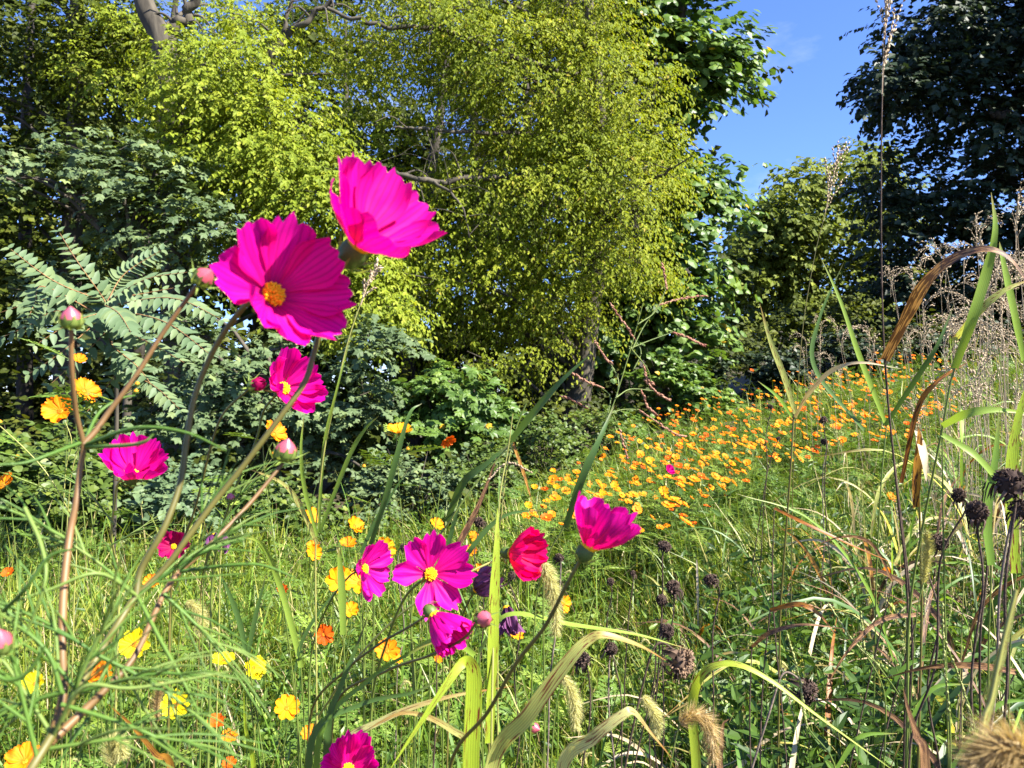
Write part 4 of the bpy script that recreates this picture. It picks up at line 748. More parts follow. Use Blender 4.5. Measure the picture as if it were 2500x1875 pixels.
# beyond the first few hundred the blooms join into one mass
g = Geo(); gm = {}
for o in far_list:
    me = o.data; V = np.empty(len(me.vertices) * 3, np.float32); me.vertices.foreach_get('co', V); V = V.reshape(-1, 3)
    c, s = math.cos(o.rotation_euler.z), math.sin(o.rotation_euler.z); V = V * np.array(o.scale); V = np.stack([V[:, 0] * c - V[:, 1] * s, V[:, 0] * s + V[:, 1] * c, V[:, 2]], -1) + np.array(o.location)
    al = np.empty(len(V), np.float32); me.attributes['along'].data.foreach_get('value', al); off = {'orange_petal': 0, 'amber_petal': 4, 'red_orange_petal': 5}[me.materials[0].name]
    byk = {}
    for pl in me.polygons: byk.setdefault((len(pl.vertices), pl.material_index), []).append(list(pl.vertices))
    first = True
    for (kk, mi), F in byk.items():
        F = np.array(F)
        if first: g.add(V, F, .5, al, 0, off if mi == 0 else mi); base_n = g.n - len(V); first = False
        else: g.f.append((F + base_n, np.full(len(F), .5), off if mi == 0 else mi))
for o in far_list: bpy.data.objects.remove(o)
tag(g.build('orange_cosmos_drift', [MT['orange'], MT['stem_green'], MT['pollen_orange'], MT['fern'], MT['amber'], MT['red_orange']]), 'far mass of orange cosmos flowers on the slope', 'flowers', kind='stuff')
# ------------------------------------------------------------------ traced grasses
MT['b_green'] = bladelikemat('green_blade', [(0, (.07, .15, .02)), (.5, (.14, .26, .03)), (1, (.26, .38, .05))], tip=(1.05, 1.35, (.35, .25, .08)))
MT['b_dark'] = bladelikemat('deep_green_blade', [(0, (.03, .075, .018)), (1, (.09, .17, .035))], tip=(1.1, 1.4, (.2, .12, .05)))
MT['b_lime'] = bladelikemat('lime_spotted_blade', [(0, (.30, .42, .02)), (1, (.40, .50, .05))], spots=(.585, (.14, .02, .012), 11), trans=.45)
MT['b_pale'] = bladelikemat('pale_spotted_blade', [(0, (.44, .48, .10)), (1, (.62, .60, .24))], tip=(.95, 1.25, (.42, .22, .06)), spots=(.565, (.20, .05, .03), 12), trans=.5)
MT['b_tan'] = bladelikemat('tan_blade', [(0, (.40, .31, .17)), (1, (.55, .46, .30))], spots=(.60, (.20, .08, .06), 7), trans=.25, rough=.6)
MT['b_brown'] = bladelikemat('brown_blade', [(0, (.035, .016, .010)), (1, (.10, .045, .022))], spots=(.50, (.32, .17, .07), 12), trans=.2, rough=.6)
MT['b_rust'] = bladelikemat('rusty_blade', [(0, (.30, .10, .01)), (1, (.45, .22, .03))], spots=(.52, (.07, .02, .012), 7), trans=.35)
MT['seed_tan'] = plainmat('tan_seed', (.26, .18, .10), (.45, .36, .24), 80, .7)
MT['seed_red'] = plainmat('reddish_seed', (.17, .05, .03), (.36, .20, .12), 80, .6)
MT['seed_green'] = plainmat('green_seed', (.22, .26, .07), (.38, .38, .14), 80, .6)
MT['bristle'] = leafmat('bristle', [(0, (.42, .40, .12)), (1, (.60, .56, .26))], .4)
MT['bristle_tan'] = leafmat('tan_bristle', [(0, (.36, .24, .09)), (1, (.55, .42, .20))], .4)
SEED = (np.array([[0, 0, 0], [.22, .4, 0], [0, 1, 0], [-.22, .4, 0], [0, .4, .22], [0, .4, -.22]]), [[0, 1, 4], [1, 2, 4], [2, 3, 4], [3, 0, 4], [1, 0, 5], [2, 1, 5], [3, 2, 5], [0, 3, 5]])
def toground(p, drift=(0, .05), n=6):
    """continue a path from its last point to the ground"""
    b = np.array([p[-1][0] + drift[0], p[-1][1] + drift[1], 0]); b[2] = ground(b[0], b[1]) - .02
    return np.vstack([p] + [p[-1] + (b - p[-1]) * q for q in np.linspace(.15, 1, n)]), b
def spikelets(g, pts, n, size, spread=.5, mat=0, both=True):
    p = crom(pts, n); t = unit(np.gradient(p, axis=0)); a = unit(t + rdir(n) * spread); g.inst(*SEED, p, M3(a, rdir(n)) * (size * rng.uniform(.7, 1.2, n))[:, None, None], .5, mat)
def panicle(g, axis, nb, bl, seed, droop=.4, mat=0, stemr=.0006, per=9, spread=.7):
    """branched grass seed head along axis (tip first)"""
    p = crom(axis, 40); t = unit(np.gradient(p, axis=0)); g.tube(axis, [stemr, stemr * 1.6], 4, mat=mat, n=12)
    for k in range(nb):
        i = int(1 + 36 * k / nb); d = unit(-t[i] + rdir(1)[0] * spread); L = bl * (.35 + .65 * k / nb) * rng.uniform(.7, 1.2)
        q = [p[i], p[i] + d * L * .5, p[i] + d * L - UP * droop * L * .5]; g.tube(q, [stemr * .7, stemr * .3], 3, mat=mat, n=6); spikelets(g, q, max(3, int(per * L / bl)), seed, .5, mat)
def grass(label, stem=None, blades=(), heads=(), red=(), base=None, sm='stem_green', r=(.8, 1.4), drift=(0, .05), name='grass_plant', group=None, cat='grass'):
    """stem: px points top down, runs on to the ground; blades: (points base to tip, width mm, material[, tint, twist, face])"""
    if stem is not None: p, b = toground(pp(stem), drift)
    else:
        q = pp(blades[0][0]); b = np.array([q[0][0] + drift[0], q[0][1] + drift[1], 0]); b[2] = ground(b[0], b[1]) - .02
    root = empty(name, b, label, cat, group)
    if stem is not None: Geo().tube(p, np.array(r) / 1000, 6, n=len(p) * 6).build('stem', MT[sm], root, b)
    for k, bl in enumerate(blades):
        q = pp(bl[0]); e = dict(zip(('tint', 'twist', 'face'), bl[3:]))
        if stem is None and bl[0][0][1] > 1780: q = np.vstack([[b + (q[0] - b) * s for s in (0, .3, .6, .85)], q])
        elif stem is None:
            bb = b + [rng.uniform(-.03, .03), rng.uniform(0, .06), 0]; sp = np.array([q[0], q[0] * .85 + bb * .15 + [0, .005, 0], q[0] * .5 + bb * .5 + rng.normal(size=3) * .012, bb])
            Geo().tube(sp, [.0009, .0012, .0016], 5, n=18).build('stem', MT['stem_dead' if 'brown' in bl[2] or 'rust' in bl[2] else 'stem_green'], root, b)
        Geo().blade(q, bl[1] / 1000, n=max(16, 6 * len(q)), base=.75, wav=.04, **{'tint': rng.uniform(), **e}).build('blade', MT[bl[2]], root, b)
    for kind, pts, *a in heads:
        g = Geo(); P_ = pp(pts)
        if kind == 'panicle': panicle(g, P_, *a[:3], **(a[4] if len(a) > 4 else {}))
        else: g.tube(P_, [.0005, .0009], 4, n=12); spikelets(g, P_, a[0], a[1], a[2])
        g.build('seed_head', MT[a[3]], root, b)
    return root
# centre: broad spotted blades
grass('upright lime green blade with dark flecks rising past the lower blooms', [(1252, 1010, .80), (1240, 1100, .80), (1222, 1200, .795), (1212, 1330, .79), (1208, 1420, .785), (1200, 1800, .75)],
      [([(1194, 1815, .76), (1203, 1600, .765), (1208, 1440, .77), (1213, 1330, .775), (1215, 1240, .785)], 10.5, 'b_lime', .5, 0, (.25, -1, .1))], sm='stem_pale', r=(.5, .9, 1.4, 1.8))
grass('lime blade folded sharply over near the top with a pale hanging tip', None, [([(1150, 1875, .70), (1155, 1750, .70), (1157, 1660, .70), (1150, 1622, .698), (1130, 1618, .69), (1090, 1672, .68), (1020, 1775, .67), (945, 1890, .66)], 15, 'b_lime', .4, 0, (.15, -1, .1)), ([(1150, 1860, .705), (1100, 1780, .69), (990, 1740, .68), (880, 1790, .68)], 9, 'b_pale', .5)])
grass('long pale arching blade streaked with rust spots', None, [([(1200, 1880, .72), (1290, 1745, .70), (1390, 1610, .69), (1440, 1560, .69), (1480, 1550, .69), (1560, 1575, .70), (1625, 1612, .72)], 14, 'b_pale', .3, .2, (.35, -.8, .6))])
grass('second pale arching blade with reddish flecks and a scorched tip', None, [([(1370, 1890, .70), (1450, 1800, .68), (1520, 1745, .675), (1548, 1738, .68), (1590, 1790, .70), (1640, 1850, .72)], 12, 'b_pale', .9, .2, (.35, -.8, .6))])
grass('pale straw blade lying across the grass behind the folded blade', None, [([(820, 1850, .86), (930, 1760, .85), (1080, 1705, .84), (1250, 1675, .84)], 13, 'b_pale', .9, .2, (0, -1, .8))])
grass('bright green blade slanting right from the plump bud', None, [([(1170, 1590, .95), (1240, 1500, .94), (1400, 1525, .93), (1560, 1550, .93), (1680, 1585, .95)], 7, 'b_green', 1.0, .1, (0, -.6, 1)), ([(1160, 1600, .95), (1100, 1560, .93), (1040, 1570, .92), (990, 1605, .92)], 8, 'b_green', .9)])
grass('dull green blade standing left of the low blooms', None, [([(800, 1790, .8), (830, 1680, .8), (870, 1580, .8), (900, 1500, .8)], 9, 'b_dark', .9), ([(780, 1800, .8), (900, 1660, .8), (1010, 1590, .79), (1080, 1560, .79)], 7, 'b_green', .6), ([(760, 1810, .8), (880, 1720, .8), (1010, 1690, .79), (1090, 1650, .79)], 8, 'b_dark', .9)])
grass('long dark green blade slanting up across the shaded hollow', [(1285, 985, .9), (1262, 1040, .9), (1250, 1080, .9), (1170, 1170, .9), (1100, 1270, .9), (1010, 1430, .93)], [([(1240, 1085, .9), (1300, 1010, .87), (1370, 930, .85), (1445, 862, .84)], 8, 'b_dark', 1.0, .4), ([(1090, 1275, .91), (1130, 1180, .88), (1190, 1130, .87), (1252, 1078, .87)], 8, 'b_dark', .7)], sm='stem_green', r=(.8, 1.2, 1.8))
grass('bent straw stalk hinged in an upside down V', [(1252, 1078, 1.0), (1235, 1160, 1.0), (1225, 1250, 1.0), (1215, 1350, 1.02)], [([(1252, 1080, 1.0), (1280, 1160, .99), (1300, 1230, .98)], 4, 'b_rust', .9)], [('spike', [(1300, 1155, .98), (1240, 1130, 1.0), (1195, 1170, 1.0)], 26, .006, .4, 'seed_tan')], sm='stem_pale', r=(.9, 1.2))
grass('tall dark grass stalk with rosy seed spikes above the flower slope', [(1570, 740, .95), (1540, 850, .95), (1500, 980, .94), (1470, 1050, .93), (1430, 1150, .92), (1380, 1280, .92), (1330, 1400, .93)], [([(1380, 1290, .92), (1420, 1170, .9), (1460, 1080, .9), (1500, 990, .92)], 9, 'b_dark', .6)],
      [('spike', a, 34, .0055, .45, 'seed_red') for a in ([(1488, 738, .96), (1520, 785, .96), (1548, 825, .96)], [(1605, 748, .97), (1650, 732, .97), (1718, 722, .97)], [(1570, 888, .96), (1578, 920, .96), (1590, 935, .96)], [(1640, 812, .97), (1680, 825, .97), (1718, 842, .97)], [(1572, 925, .96), (1600, 955, .96), (1632, 975, .96)], [(1450, 830, .96), (1475, 870, .96), (1490, 885, .96)],
       [(1512, 1045, .95), (1522, 1085, .95), (1530, 1115, .95)], [(1565, 950, .95), (1580, 990, .95), (1600, 1010, .95)], [(1390, 905, .96), (1430, 930, .96), (1465, 945, .96)], [(1365, 965, .97), (1395, 975, .97), (1430, 995, .97)], [(1615, 640, .97), (1622, 670, .97), (1628, 700, .97)], [(1560, 1000, .95), (1640, 1055, .95), (1670, 1065, .95)])]
      + [('spike', a, 5, .004, .3, 'stem_green') for a in ([(1548, 825, .96), (1565, 860, .955), (1548, 900, .95)], [(1605, 748, .97), (1570, 800, .96), (1545, 850, .95)], [(1590, 935, .96), (1580, 900, .955), (1540, 850, .95)], [(1490, 885, .96), (1510, 930, .95), (1505, 970, .94)], [(1465, 945, .96), (1490, 970, .95), (1480, 1030, .94)], [(1600, 955, .96), (1540, 950, .955), (1505, 970, .94)], [(1640, 812, .97), (1590, 830, .96), (1540, 850, .95)], [(1628, 700, .97), (1600, 760, .96), (1560, 790, .95)], [(1560, 1000, .95), (1520, 1000, .945), (1490, 1010, .94)], [(1512, 1045, .95), (1500, 1020, .945), (1492, 1000, .94)])], sm='stem_green', r=(.5, .8, 1.2, 1.6))
grass('pale green seeding grass stalk between the blooms and the elm shade', [(915, 655, .90), (870, 770, .9), (840, 870, .9), (810, 1010, .9), (790, 1110, .9), (775, 1250, .92), (770, 1360, .95)], [([(778, 1300, .92), (790, 1100, .9), (820, 960, .89), (860, 810, .89)], 4, 'b_green', .9), ([(775, 1330, .93), (735, 1240, .92), (690, 1180, .91), (595, 1140, .9)], 6, 'b_pale', .3), ([(780, 1300, .92), (850, 1120, .9), (890, 1050, .89), (925, 1015, .88)], 5, 'b_green', .8), ([(775, 1310, .92), (745, 1200, .91), (735, 1100, .9), (742, 1015, .9)], 5, 'b_green', .9)],
      [('panicle', [(918, 650, .90), (900, 690, .90), (880, 745, .9)], 14, .022, .006, 'seed_tan', dict(spread=.35))], sm='stem_pale', r=(.6, 1.0, 1.5))
grass('arched deep green blade beside the golden flower over the hollow', None, [([(905, 1330, 1.1), (940, 1220, 1.08), (970, 1110, 1.07), (1000, 1010, 1.07), (1030, 985, 1.08)], 8, 'b_dark', .9), ([(880, 1350, 1.1), (930, 1250, 1.1), (1000, 1140, 1.1)], 6, 'b_dark', .5)])
grass('pair of dark narrow blades crossing behind the open magenta bloom', None, [([(1060, 1480, 1.1), (1110, 1350, 1.1), (1170, 1230, 1.1), (1215, 1110, 1.1)], 9, 'b_brown', .9), ([(1080, 1470, 1.1), (1150, 1340, 1.1), (1230, 1260, 1.1), (1330, 1245, 1.1)], 7, 'b_dark', .8), ([(1040, 1490, 1.1), (1080, 1380, 1.1), (1110, 1270, 1.1), (1130, 1200, 1.1)], 7, 'b_dark', .4)])
grass('short cut green stub of blade by the golden flowers', None, [([(838, 1550, .9), (835, 1450, .9), (830, 1380, .9), (826, 1335, .9)], 9, 'b_green', .9)])
grass('bent lime blade arching over the mid meadow on the left', None, [([(735, 1630, 1.1), (715, 1540, 1.1), (680, 1420, 1.1), (640, 1330, 1.08), (590, 1310, 1.05)], 9, 'b_green', 1.0, .1), ([(600, 1590, 1.1), (585, 1520, 1.1), (560, 1450, 1.1), (535, 1395, 1.1)], 8, 'b_dark', .8), ([(605, 1600, 1.1), (625, 1500, 1.1), (650, 1400, 1.1)], 7, 'b_dark', .8), ([(720, 1640, 1.1), (740, 1560, 1.1), (790, 1480, 1.1), (870, 1390, 1.1)], 5, 'b_dark', .8)])
grass('yellow edged blade leaning across the lower left weeds', None, [([(420, 1890, .75), (380, 1840, .74), (320, 1770, .73), (265, 1720, .72)], 9, 'b_rust', .8), ([(620, 1900, .85), (600, 1780, .85), (595, 1690, .85)], 9, 'b_lime', .2)])
# right: tall dead stalk with panicle, arching brown and green blades
grass('very tall thin brown stalk with feathered tip before the dark oak', [(2167, -10, 1.12), (2158, 150, 1.12), (2152, 320, 1.12), (2152, 640, 1.12), (2160, 880, 1.13), (2180, 1100, 1.14), (2225, 1500, 1.16)], [],
      [('panicle', [(2170, -60, 1.12), (2160, 60, 1.12), (2153, 230, 1.12)], 16, .10, .008, 'seed_tan', dict(spread=.28, droop=.1, per=14))], sm='stem_dead', r=(.7, 1.1, 1.6, 2.2, 2.6))
grass('broad dark brown blade arching high before the oak shade', [(2160, 870, 1.12), (2170, 1000, 1.13), (2190, 1200, 1.14), (2215, 1450, 1.15)], [([(2160, 880, 1.12), (2215, 770, 1.05), (2260, 690, 1.0), (2320, 635, .96), (2400, 607, .93), (2465, 630, .92), (2515, 700, .92)], 16, 'b_brown', .6, .25, (-.2, -1, .5))], sm='stem_dead', r=(1.4, 1.8))
grass('bright green blades crossing behind the tall brown stalk', [(2165, 1030, 1.4), (2150, 1200, 1.4), (2140, 1400, 1.42)], [([(2165, 1040, 1.4), (2130, 950, 1.38), (2095, 860, 1.37), (2050, 730, 1.37), (2000, 620, 1.38)], 10, 'b_green', 1., .15), ([(2110, 1050, 1.4), (1990, 900, 1.4), (2000, 780, 1.4), (2060, 640, 1.4)], 8, 'b_dark', 1.), ([(2160, 1040, 1.4), (2240, 920, 1.35), (2290, 840, 1.33), (2330, 740, 1.33)], 9, 'b_dark', .8)], r=(1.2, 1.8))
grass('pale bent blade and arching straw leaf by the flower slope', [(1938, 1010, 1.3), (1930, 1150, 1.3), (1915, 1350, 1.32), (1905, 1500, 1.34)], [([(1942, 1010, 1.3), (1915, 920, 1.28), (1880, 830, 1.27), (1855, 740, 1.27)], 10, 'b_pale', .3, .2), ([(1940, 1020, 1.3), (1975, 960, 1.25), (2030, 905, 1.22), (2100, 885, 1.2), (2200, 900, 1.2)], 7, 'b_tan', .3), ([(1935, 1020, 1.3), (1900, 970, 1.28), (1850, 930, 1.27)], 6, 'b_green', .6)], sm='stem_olive', r=(1.6, 2.0))
grass('slender tan grass with drooping plume before the far trees', [(2045, 385, 1.9), (2020, 500, 1.9), (1990, 620, 1.9), (1960, 800, 1.9), (1945, 1000, 1.92), (1935, 1200, 1.95)], [], [('panicle', [(2045, 380, 1.9), (2035, 430, 1.9), (2010, 540, 1.9)], 18, .10, .009, 'seed_tan', dict(spread=.4, droop=.2, per=12))], sm='stem_olive', r=(.8, 1.2, 1.8))
grass('green blade with arching spotted tip at the right of the brown arch', [(2430, 600, 1.0), (2390, 750, 1.0), (2330, 900, 1.01), (2300, 1050, 1.02), (2250, 1300, 1.05), (2220, 1500, 1.07)], [([(2330, 900, 1.0), (2370, 790, .97), (2410, 660, .96), (2430, 560, .95), (2420, 470, .95)], 13, 'b_green', .9), ([(2330, 830, 1.0), (2390, 760, .97), (2450, 710, .96), (2520, 680, .96)], 9, 'b_pale', .2), ([(2500, 880, 1.0), (2480, 780, .98), (2450, 640, .97), (2440, 590, .97)], 10, 'b_green', .9), ([(2300, 1040, 1.0), (2360, 1010, .97), (2430, 1000, .96), (2520, 1010, .96)], 10, 'b_green', 1.)], r=(1., 1.8, 2.4))
PX = 'wiry grass tangle'
grass('lime green arching leaf beside the blackened seed heads', None, [([(2480, 1400, .95), (2470, 1200, .95), (2480, 1050, .95), (2520, 900, .95)], 16, 'b_lime', .3), ([(2420, 1380, .95), (2410, 1250, .95), (2430, 1120, .95), (2440, 1000, .95)], 12, 'b_green', .6), ([(2300, 1060, .97), (2380, 1110, .95), (2440, 1180, .95), (2480, 1260, .95)], 8, 'b_green', .9)])
grass('yellowed rusty leaves hanging in the right hand tangle', [(2240, 1060, 1.05), (2245, 1250, 1.06), (2250, 1480, 1.08)], [([(2236, 1240, 1.05), (2238, 1170, 1.03), (2245, 1080, 1.02), (2242, 1040, 1.02)], 12, 'b_rust', .9), ([(2240, 1050, 1.04), (2255, 1110, 1.01), (2262, 1180, 1.0)], 11, 'b_tan', .5), ([(2200, 1180, 1.05), (2240, 1000, 1.03), (2290, 930, 1.02), (2370, 880, 1.02)], 7, 'b_rust', .2)], sm='stem_olive', r=(1.4, 2))
grass('dark rust blade sagging across the shaded weeds', None, [([(1890, 1240, 1.25), (1960, 1275, 1.2), (2100, 1340, 1.18), (2230, 1395, 1.17)], 6, 'b_rust', .1, 1.2), ([(2180, 1420, 1.25), (2130, 1330, 1.2), (2060, 1310, 1.18), (1960, 1345, 1.17)], 5, 'b_brown', .8, .8)])
grass('long lime and cream blade bowing through the lower right weeds', None, [([(1700, 1880, .9), (1690, 1720, .88), (1720, 1640, .86), (1790, 1620, .85), (1880, 1660, .84), (2000, 1750, .83), (2180, 1880, .82)], 11, 'b_lime', .9, .2, (0, -1, .7))])
grass('limp brown leaf folded in the lower right shade', None, [([(1835, 1580, 1.1), (1880, 1545, 1.08), (1960, 1525, 1.06), (2060, 1535, 1.05)], 6, 'b_brown', .9, .9), ([(2240, 1500, 1.1), (2150, 1515, 1.08), (2070, 1590, 1.06), (2010, 1690, 1.06)], 7, 'b_brown', .5, .6), ([(2480, 1640, 1.05), (2380, 1625, 1.03), (2260, 1630, 1.02), (2130, 1665, 1.02)], 9, 'b_brown', .7, 1.0), ([(1880, 1490, 1.1), (1950, 1475, 1.08), (2000, 1500, 1.07), (2040, 1550, 1.07)], 7, 'b_rust', .3, .5)])
grass('red brown curled leaf sticking up in the lower right weeds', None, [([(2260, 1880, .6), (2240, 1800, .6), (2220, 1740, .6), (2205, 1680, .6)], 9, 'b_brown', 1.), ([(1760, 1900, .9), (1762, 1820, .9), (1765, 1770, .9), (1780, 1755, .9)], 9, 'b_brown', .9)])
grass('near blurred straw stalk leaning over the lower right', [(2480, 1440, .42), (2450, 1560, .42), (2420, 1700, .42), (2390, 1860, .42)], [([(2400, 1800, .42), (2430, 1660, .42), (2460, 1540, .42), (2490, 1430, .42)], 5, 'b_pale', .4)], sm='stem_pale', r=(1, 1.6))
for k, (a, c) in enumerate([([(1920, 1540, .95), (1950, 1650, .95), (1970, 1770, .95), (2040, 1880, .96)], 0), ([(2300, 1470, .9), (2305, 1600, .9), (2318, 1750, .9), (2320, 1880, .9)], 0), ([(2020, 1470, 1.1), (2080, 1560, 1.08), (2140, 1620, 1.08), (2220, 1760, 1.08)], 1), ([(2305, 1560, .9), (2350, 1680, .92), (2380, 1800, .92)], 1), ([(2100, 1490, 1.1), (2108, 1560, 1.1), (2110, 1590, 1.1), (2160, 1700, 1.1)], 1)]):
    grass(['thick green grass stalk with finely seeded tip in the lower right', 'slender seeding grass stalk leaning over dark weeds'][c], a, [([a[-1], (a[-1][0] + 60, a[-1][1] - 80, a[-1][2]), (a[-1][0] + 150, a[-1][1] - 90, a[-1][2])], 6, 'b_green')], [('spike', [a[0], a[1], a[2]], 60, .006, .3, 'seed_green')], sm='stem_green', r=(.9, 1.3, 1.8), group='seeding grasses in the lower right')
# tangle of random grass plants on the right: stalk, blades, some with plumes
kinds = [('green grass plant with loose leaves in the right hand tangle', 'stem_green', ['b_green', 'b_green', 'b_dark', 'b_pale']), ('dead brown grass plant in the right hand tangle', 'stem_dead', ['b_brown', 'b_rust', 'b_tan', 'b_brown']), ('straw coloured grass plant in the right hand tangle', 'stem_pale', ['b_tan', 'b_pale', 'b_green', 'b_tan'])]
for k in range(215):
    d = rng.uniform(1.15, 3.2); px = rng.uniform(1660, 2620) if d > 1.5 else rng.uniform(1800, 2600); x = (px - 1250) / FPX * d; y = d; b = np.array([x, y, ground(x, y) - .02])
    lab, sm, bm = kinds[rng.choice(3, p=[.5, .2, .3])]; h = rng.uniform(.40, .80) * (.75 + .75 * sstep(1850, 2500, px)); az = rng.uniform(0, 6.28); ln = rng.uniform(.05, .35)
    d_ = np.array([math.sin(az) * ln, math.cos(az) * ln, 1]); top = b + d_ * h; root = empty('grass_plant', b, lab, 'grass', lab.split(' in the')[0].replace('plant', 'plants'))
    st_ = crom([b, b + (top - b) * .5 + [0, 0, .02], top], 20); Geo().tube(st_[::4], [.0022, .0016, .0008], 5, n=12).build('stem', MT[sm], root, b)
    for j in range(int(rng.integers(3, 6))):
        o = st_[int(rng.uniform(2, 17))]; a2 = rng.uniform(0, 6.28); L = rng.uniform(.2, .5); hz = np.array([math.sin(a2), math.cos(a2), 0]); kk = rng.uniform(.25, .75)
        q = [o, o + (hz * .3 + UP * .8) * L * .4, o + (hz * (.4 + kk * .3) + UP * (.9 - kk * .4)) * L * .75, o + (hz * (.5 + kk * .6) + UP * (1 - kk * 1.1)) * L]
        Geo().blade(q, rng.uniform(.0045, .013), face=unit(np.array([0, -.6, .8]) + rng.normal(size=3) * .5), n=14, tint=rng.uniform(), twist=rng.uniform(-.8, .8), wav=.05).build('blade', MT[bm[int(rng.integers(4))]], root, b)
    if rng.uniform() < .4:
        root['label'] = lab.replace(' in the', ' and a seed plume in the'); g = Geo(); ax = [top + d_ * .08 + [0, 0, -.0], top + d_ * .03, top - d_ * .03]; panicle(g, ax, 9, .05, .005, .3, per=7, spread=.4); g.build('seed_head', MT['seed_tan' if sm != 'stem_green' else 'seed_green'], root, b)
# dry tussocks with tan plumes against the oak
for k, (px, py, d, hh) in enumerate([(2440, 560, 3.4, 1.0), (2480, 640, 3.0, .9), (2380, 700, 3.8, 1.0), (2300, 760, 4.2, .8), (2520, 760, 3.2, .9), (2420, 820, 3.6, .8), (1990, 800, 6.0, .75), (2060, 850, 5.6, .7), (2130, 800, 5.2, .8), (2250, 850, 4.4, .8), (2490, 520, 2.6, 1), (2350, 640, 3.2, 1), (2540, 600, 2.3, 1), (2320, 820, 2.9, 1), (2460, 760, 2.5, 1), (2400, 900, 2.4, 1), (2290, 700, 4.0, 1), (2500, 880, 2.2, 1)]):
    t = P(px, py, d); b = np.array([t[0], t[1], ground(t[0], t[1]) - .02]); root = empty('dry_grass_tussock', b, ('tall dry tan grass tussock with nodding plumes before the dark oak' if py < 690 else 'lower dry tan grass tussock with nodding plumes behind the lime leaf') if px > 2280 else 'short tan plume grass rising from the orange drift', 'grass', 'dry grass tussocks' if px > 2280 else 'plume grasses in the drift')
    for j in range(6 if px > 2280 else 4):
        e = t + [rng.uniform(-.22, .22), rng.uniform(-.2, .2), rng.uniform(-.25, .06)]; s = np.array([*(b[:2] + rng.uniform(-.05, .05, 2)), b[2]]); dr = np.array([rng.uniform(-.12, .12), rng.uniform(-.1, .1), 0])
        Geo().tube([s, s * .5 + e * .5 + [0, 0, .05], e], [.002, .0015, .0009], 4, n=12).build('stem', MT['seed_tan'], root, b)
        g = Geo(); panicle(g, [e + dr + [0, 0, .05], e + dr * .5 + [0, 0, .06], e, e - [0, 0, .08]], 14, .10, .011, .7, per=8, spread=.5, stemr=.0008); g.build('seed_head', MT['seed_tan'], root, b)
    g = Geo(); n = 26; g.blades(np.repeat(b[None], n, 0) + rng.uniform(-.06, .06, (n, 3)) * [1, 1, 0], rng.uniform(0, 6.28, n), rng.uniform(.4, .8, n), rng.uniform(.05, .4, n), rng.uniform(.2, 1.5, n), rng.uniform(.005, .01, n), 6, rng.uniform(.2, 1, n)); g.build('leaf_tuft', MT['dry'], root, b)
x, y = wedge(6500, 1.25, 5, margin=1.2); k = x > .20 + .15 * y; x, y = x[k], y[k]
weeds('tall_weeds', 'taller dark green weeds thick under the right hand grasses', x, y, rng.uniform(.35, .78, len(x)), 15, .068, 'weed', LFL, .38, bias=-.2)
# dry litter of straw and dead blades, thicker towards the right
g = Geo(); x, y = wedge(9000, 1.2, 9, margin=1.2); k = rng.uniform(size=len(x)) < .25 + .45 * sstep(.1, 1.2, x / y * 1.6); x, y = x[k], y[k]; n = len(x)
g.blades(place(x, y), rng.uniform(0, 6.28, n), rng.uniform(.25, .7, n), rng.uniform(.1, .7, n), rng.uniform(0, 1.4, n), rng.uniform(.002, .007, n), 5, np.clip(rng.normal(.55, .3, n), 0, 1))
tag(g.build('dry_grass', MT['dry']), 'straw and dead brown blades tangled through the meadow', 'grass', kind='stuff')
g = Geo(); x, y = wedge(2600, 1.2, 7, margin=1.2); n = len(x)
g.blades(place(x, y), rng.uniform(0, 6.28, n), rng.uniform(.35, .75, n), rng.uniform(.05, .4, n), rng.uniform(0, .9, n), rng.uniform(.006, .012, n), 6, np.clip(rng.normal(.4, .25, n), 0, 1))
tag(g.build('broad_grass', MT['b_green']), 'broad green grass leaves standing through the meadow', 'grass', kind='stuff')
# ------------------------------------------------------------------ dead dark flower heads
def dead_head(seed):
    r = np.random.default_rng(seed); g = Geo(); V, F = ball(8, 12, .8); V = V * (1 + r.normal(0, .13, (len(V), 1))) * [1, r.uniform(.75, 1), r.uniform(.6, 1.2)]; g.add(V * .74, F, .5)
    n = 90; d = unit(r.normal(size=(n, 3)) + [0, 0, .35]); a = unit(d + r.normal(size=(n, 3)) * .5); g.inst(*OVA, d * .62 * [1, 1, .8], M3(a, r.normal(size=(n, 3))) * (r.uniform(.2, .42, n))[:, None, None], r.uniform(0, 1, n))
    n = 130; d = unit(r.normal(size=(n, 3)) * [1, 1, .7] + [0, 0, .7]); g.inst(*SEED, d * .66 * [1, 1, .8], M3(d, r.normal(size=(n, 3))) * (r.uniform(.18, .34, n))[:, None, None], .8)
    for q in range(11):
        a = q * .571 + r.uniform(-.2, .2); d = np.array([math.cos(a), math.sin(a), 0]); L = r.uniform(.5, 1.3)
        g.blade([d * .3 + [0, 0, -.35], d * r.uniform(.6, .95) + [0, 0, -.45], d * r.uniform(.4, .9) + [0, 0, -.5 - L * .6], d * r.uniform(.2, .7) + [0, 0, -.5 - L]], r.uniform(.15, .3), face=d, n=7, tint=r.uniform(), twist=r.uniform(-1, 1))
    return g
MT['dead'] = leafmat('dead_flower', [(0, (.018, .012, .010)), (.6, (.05, .034, .028)), (1, (.15, .10, .075))], .05, .9, .1)
MT['dead_tan'] = leafmat('tan_dead_flower', [(0, (.04, .025, .018)), (.5, (.12, .08, .055)), (1, (.32, .21, .13))], .05, .9, .1)
DH = [dead_head(i).build('seed_head', MT['dead'], link=False) for i in range(4)]; DT = dead_head(9).build('seed_head', MT['dead_tan'], link=False)
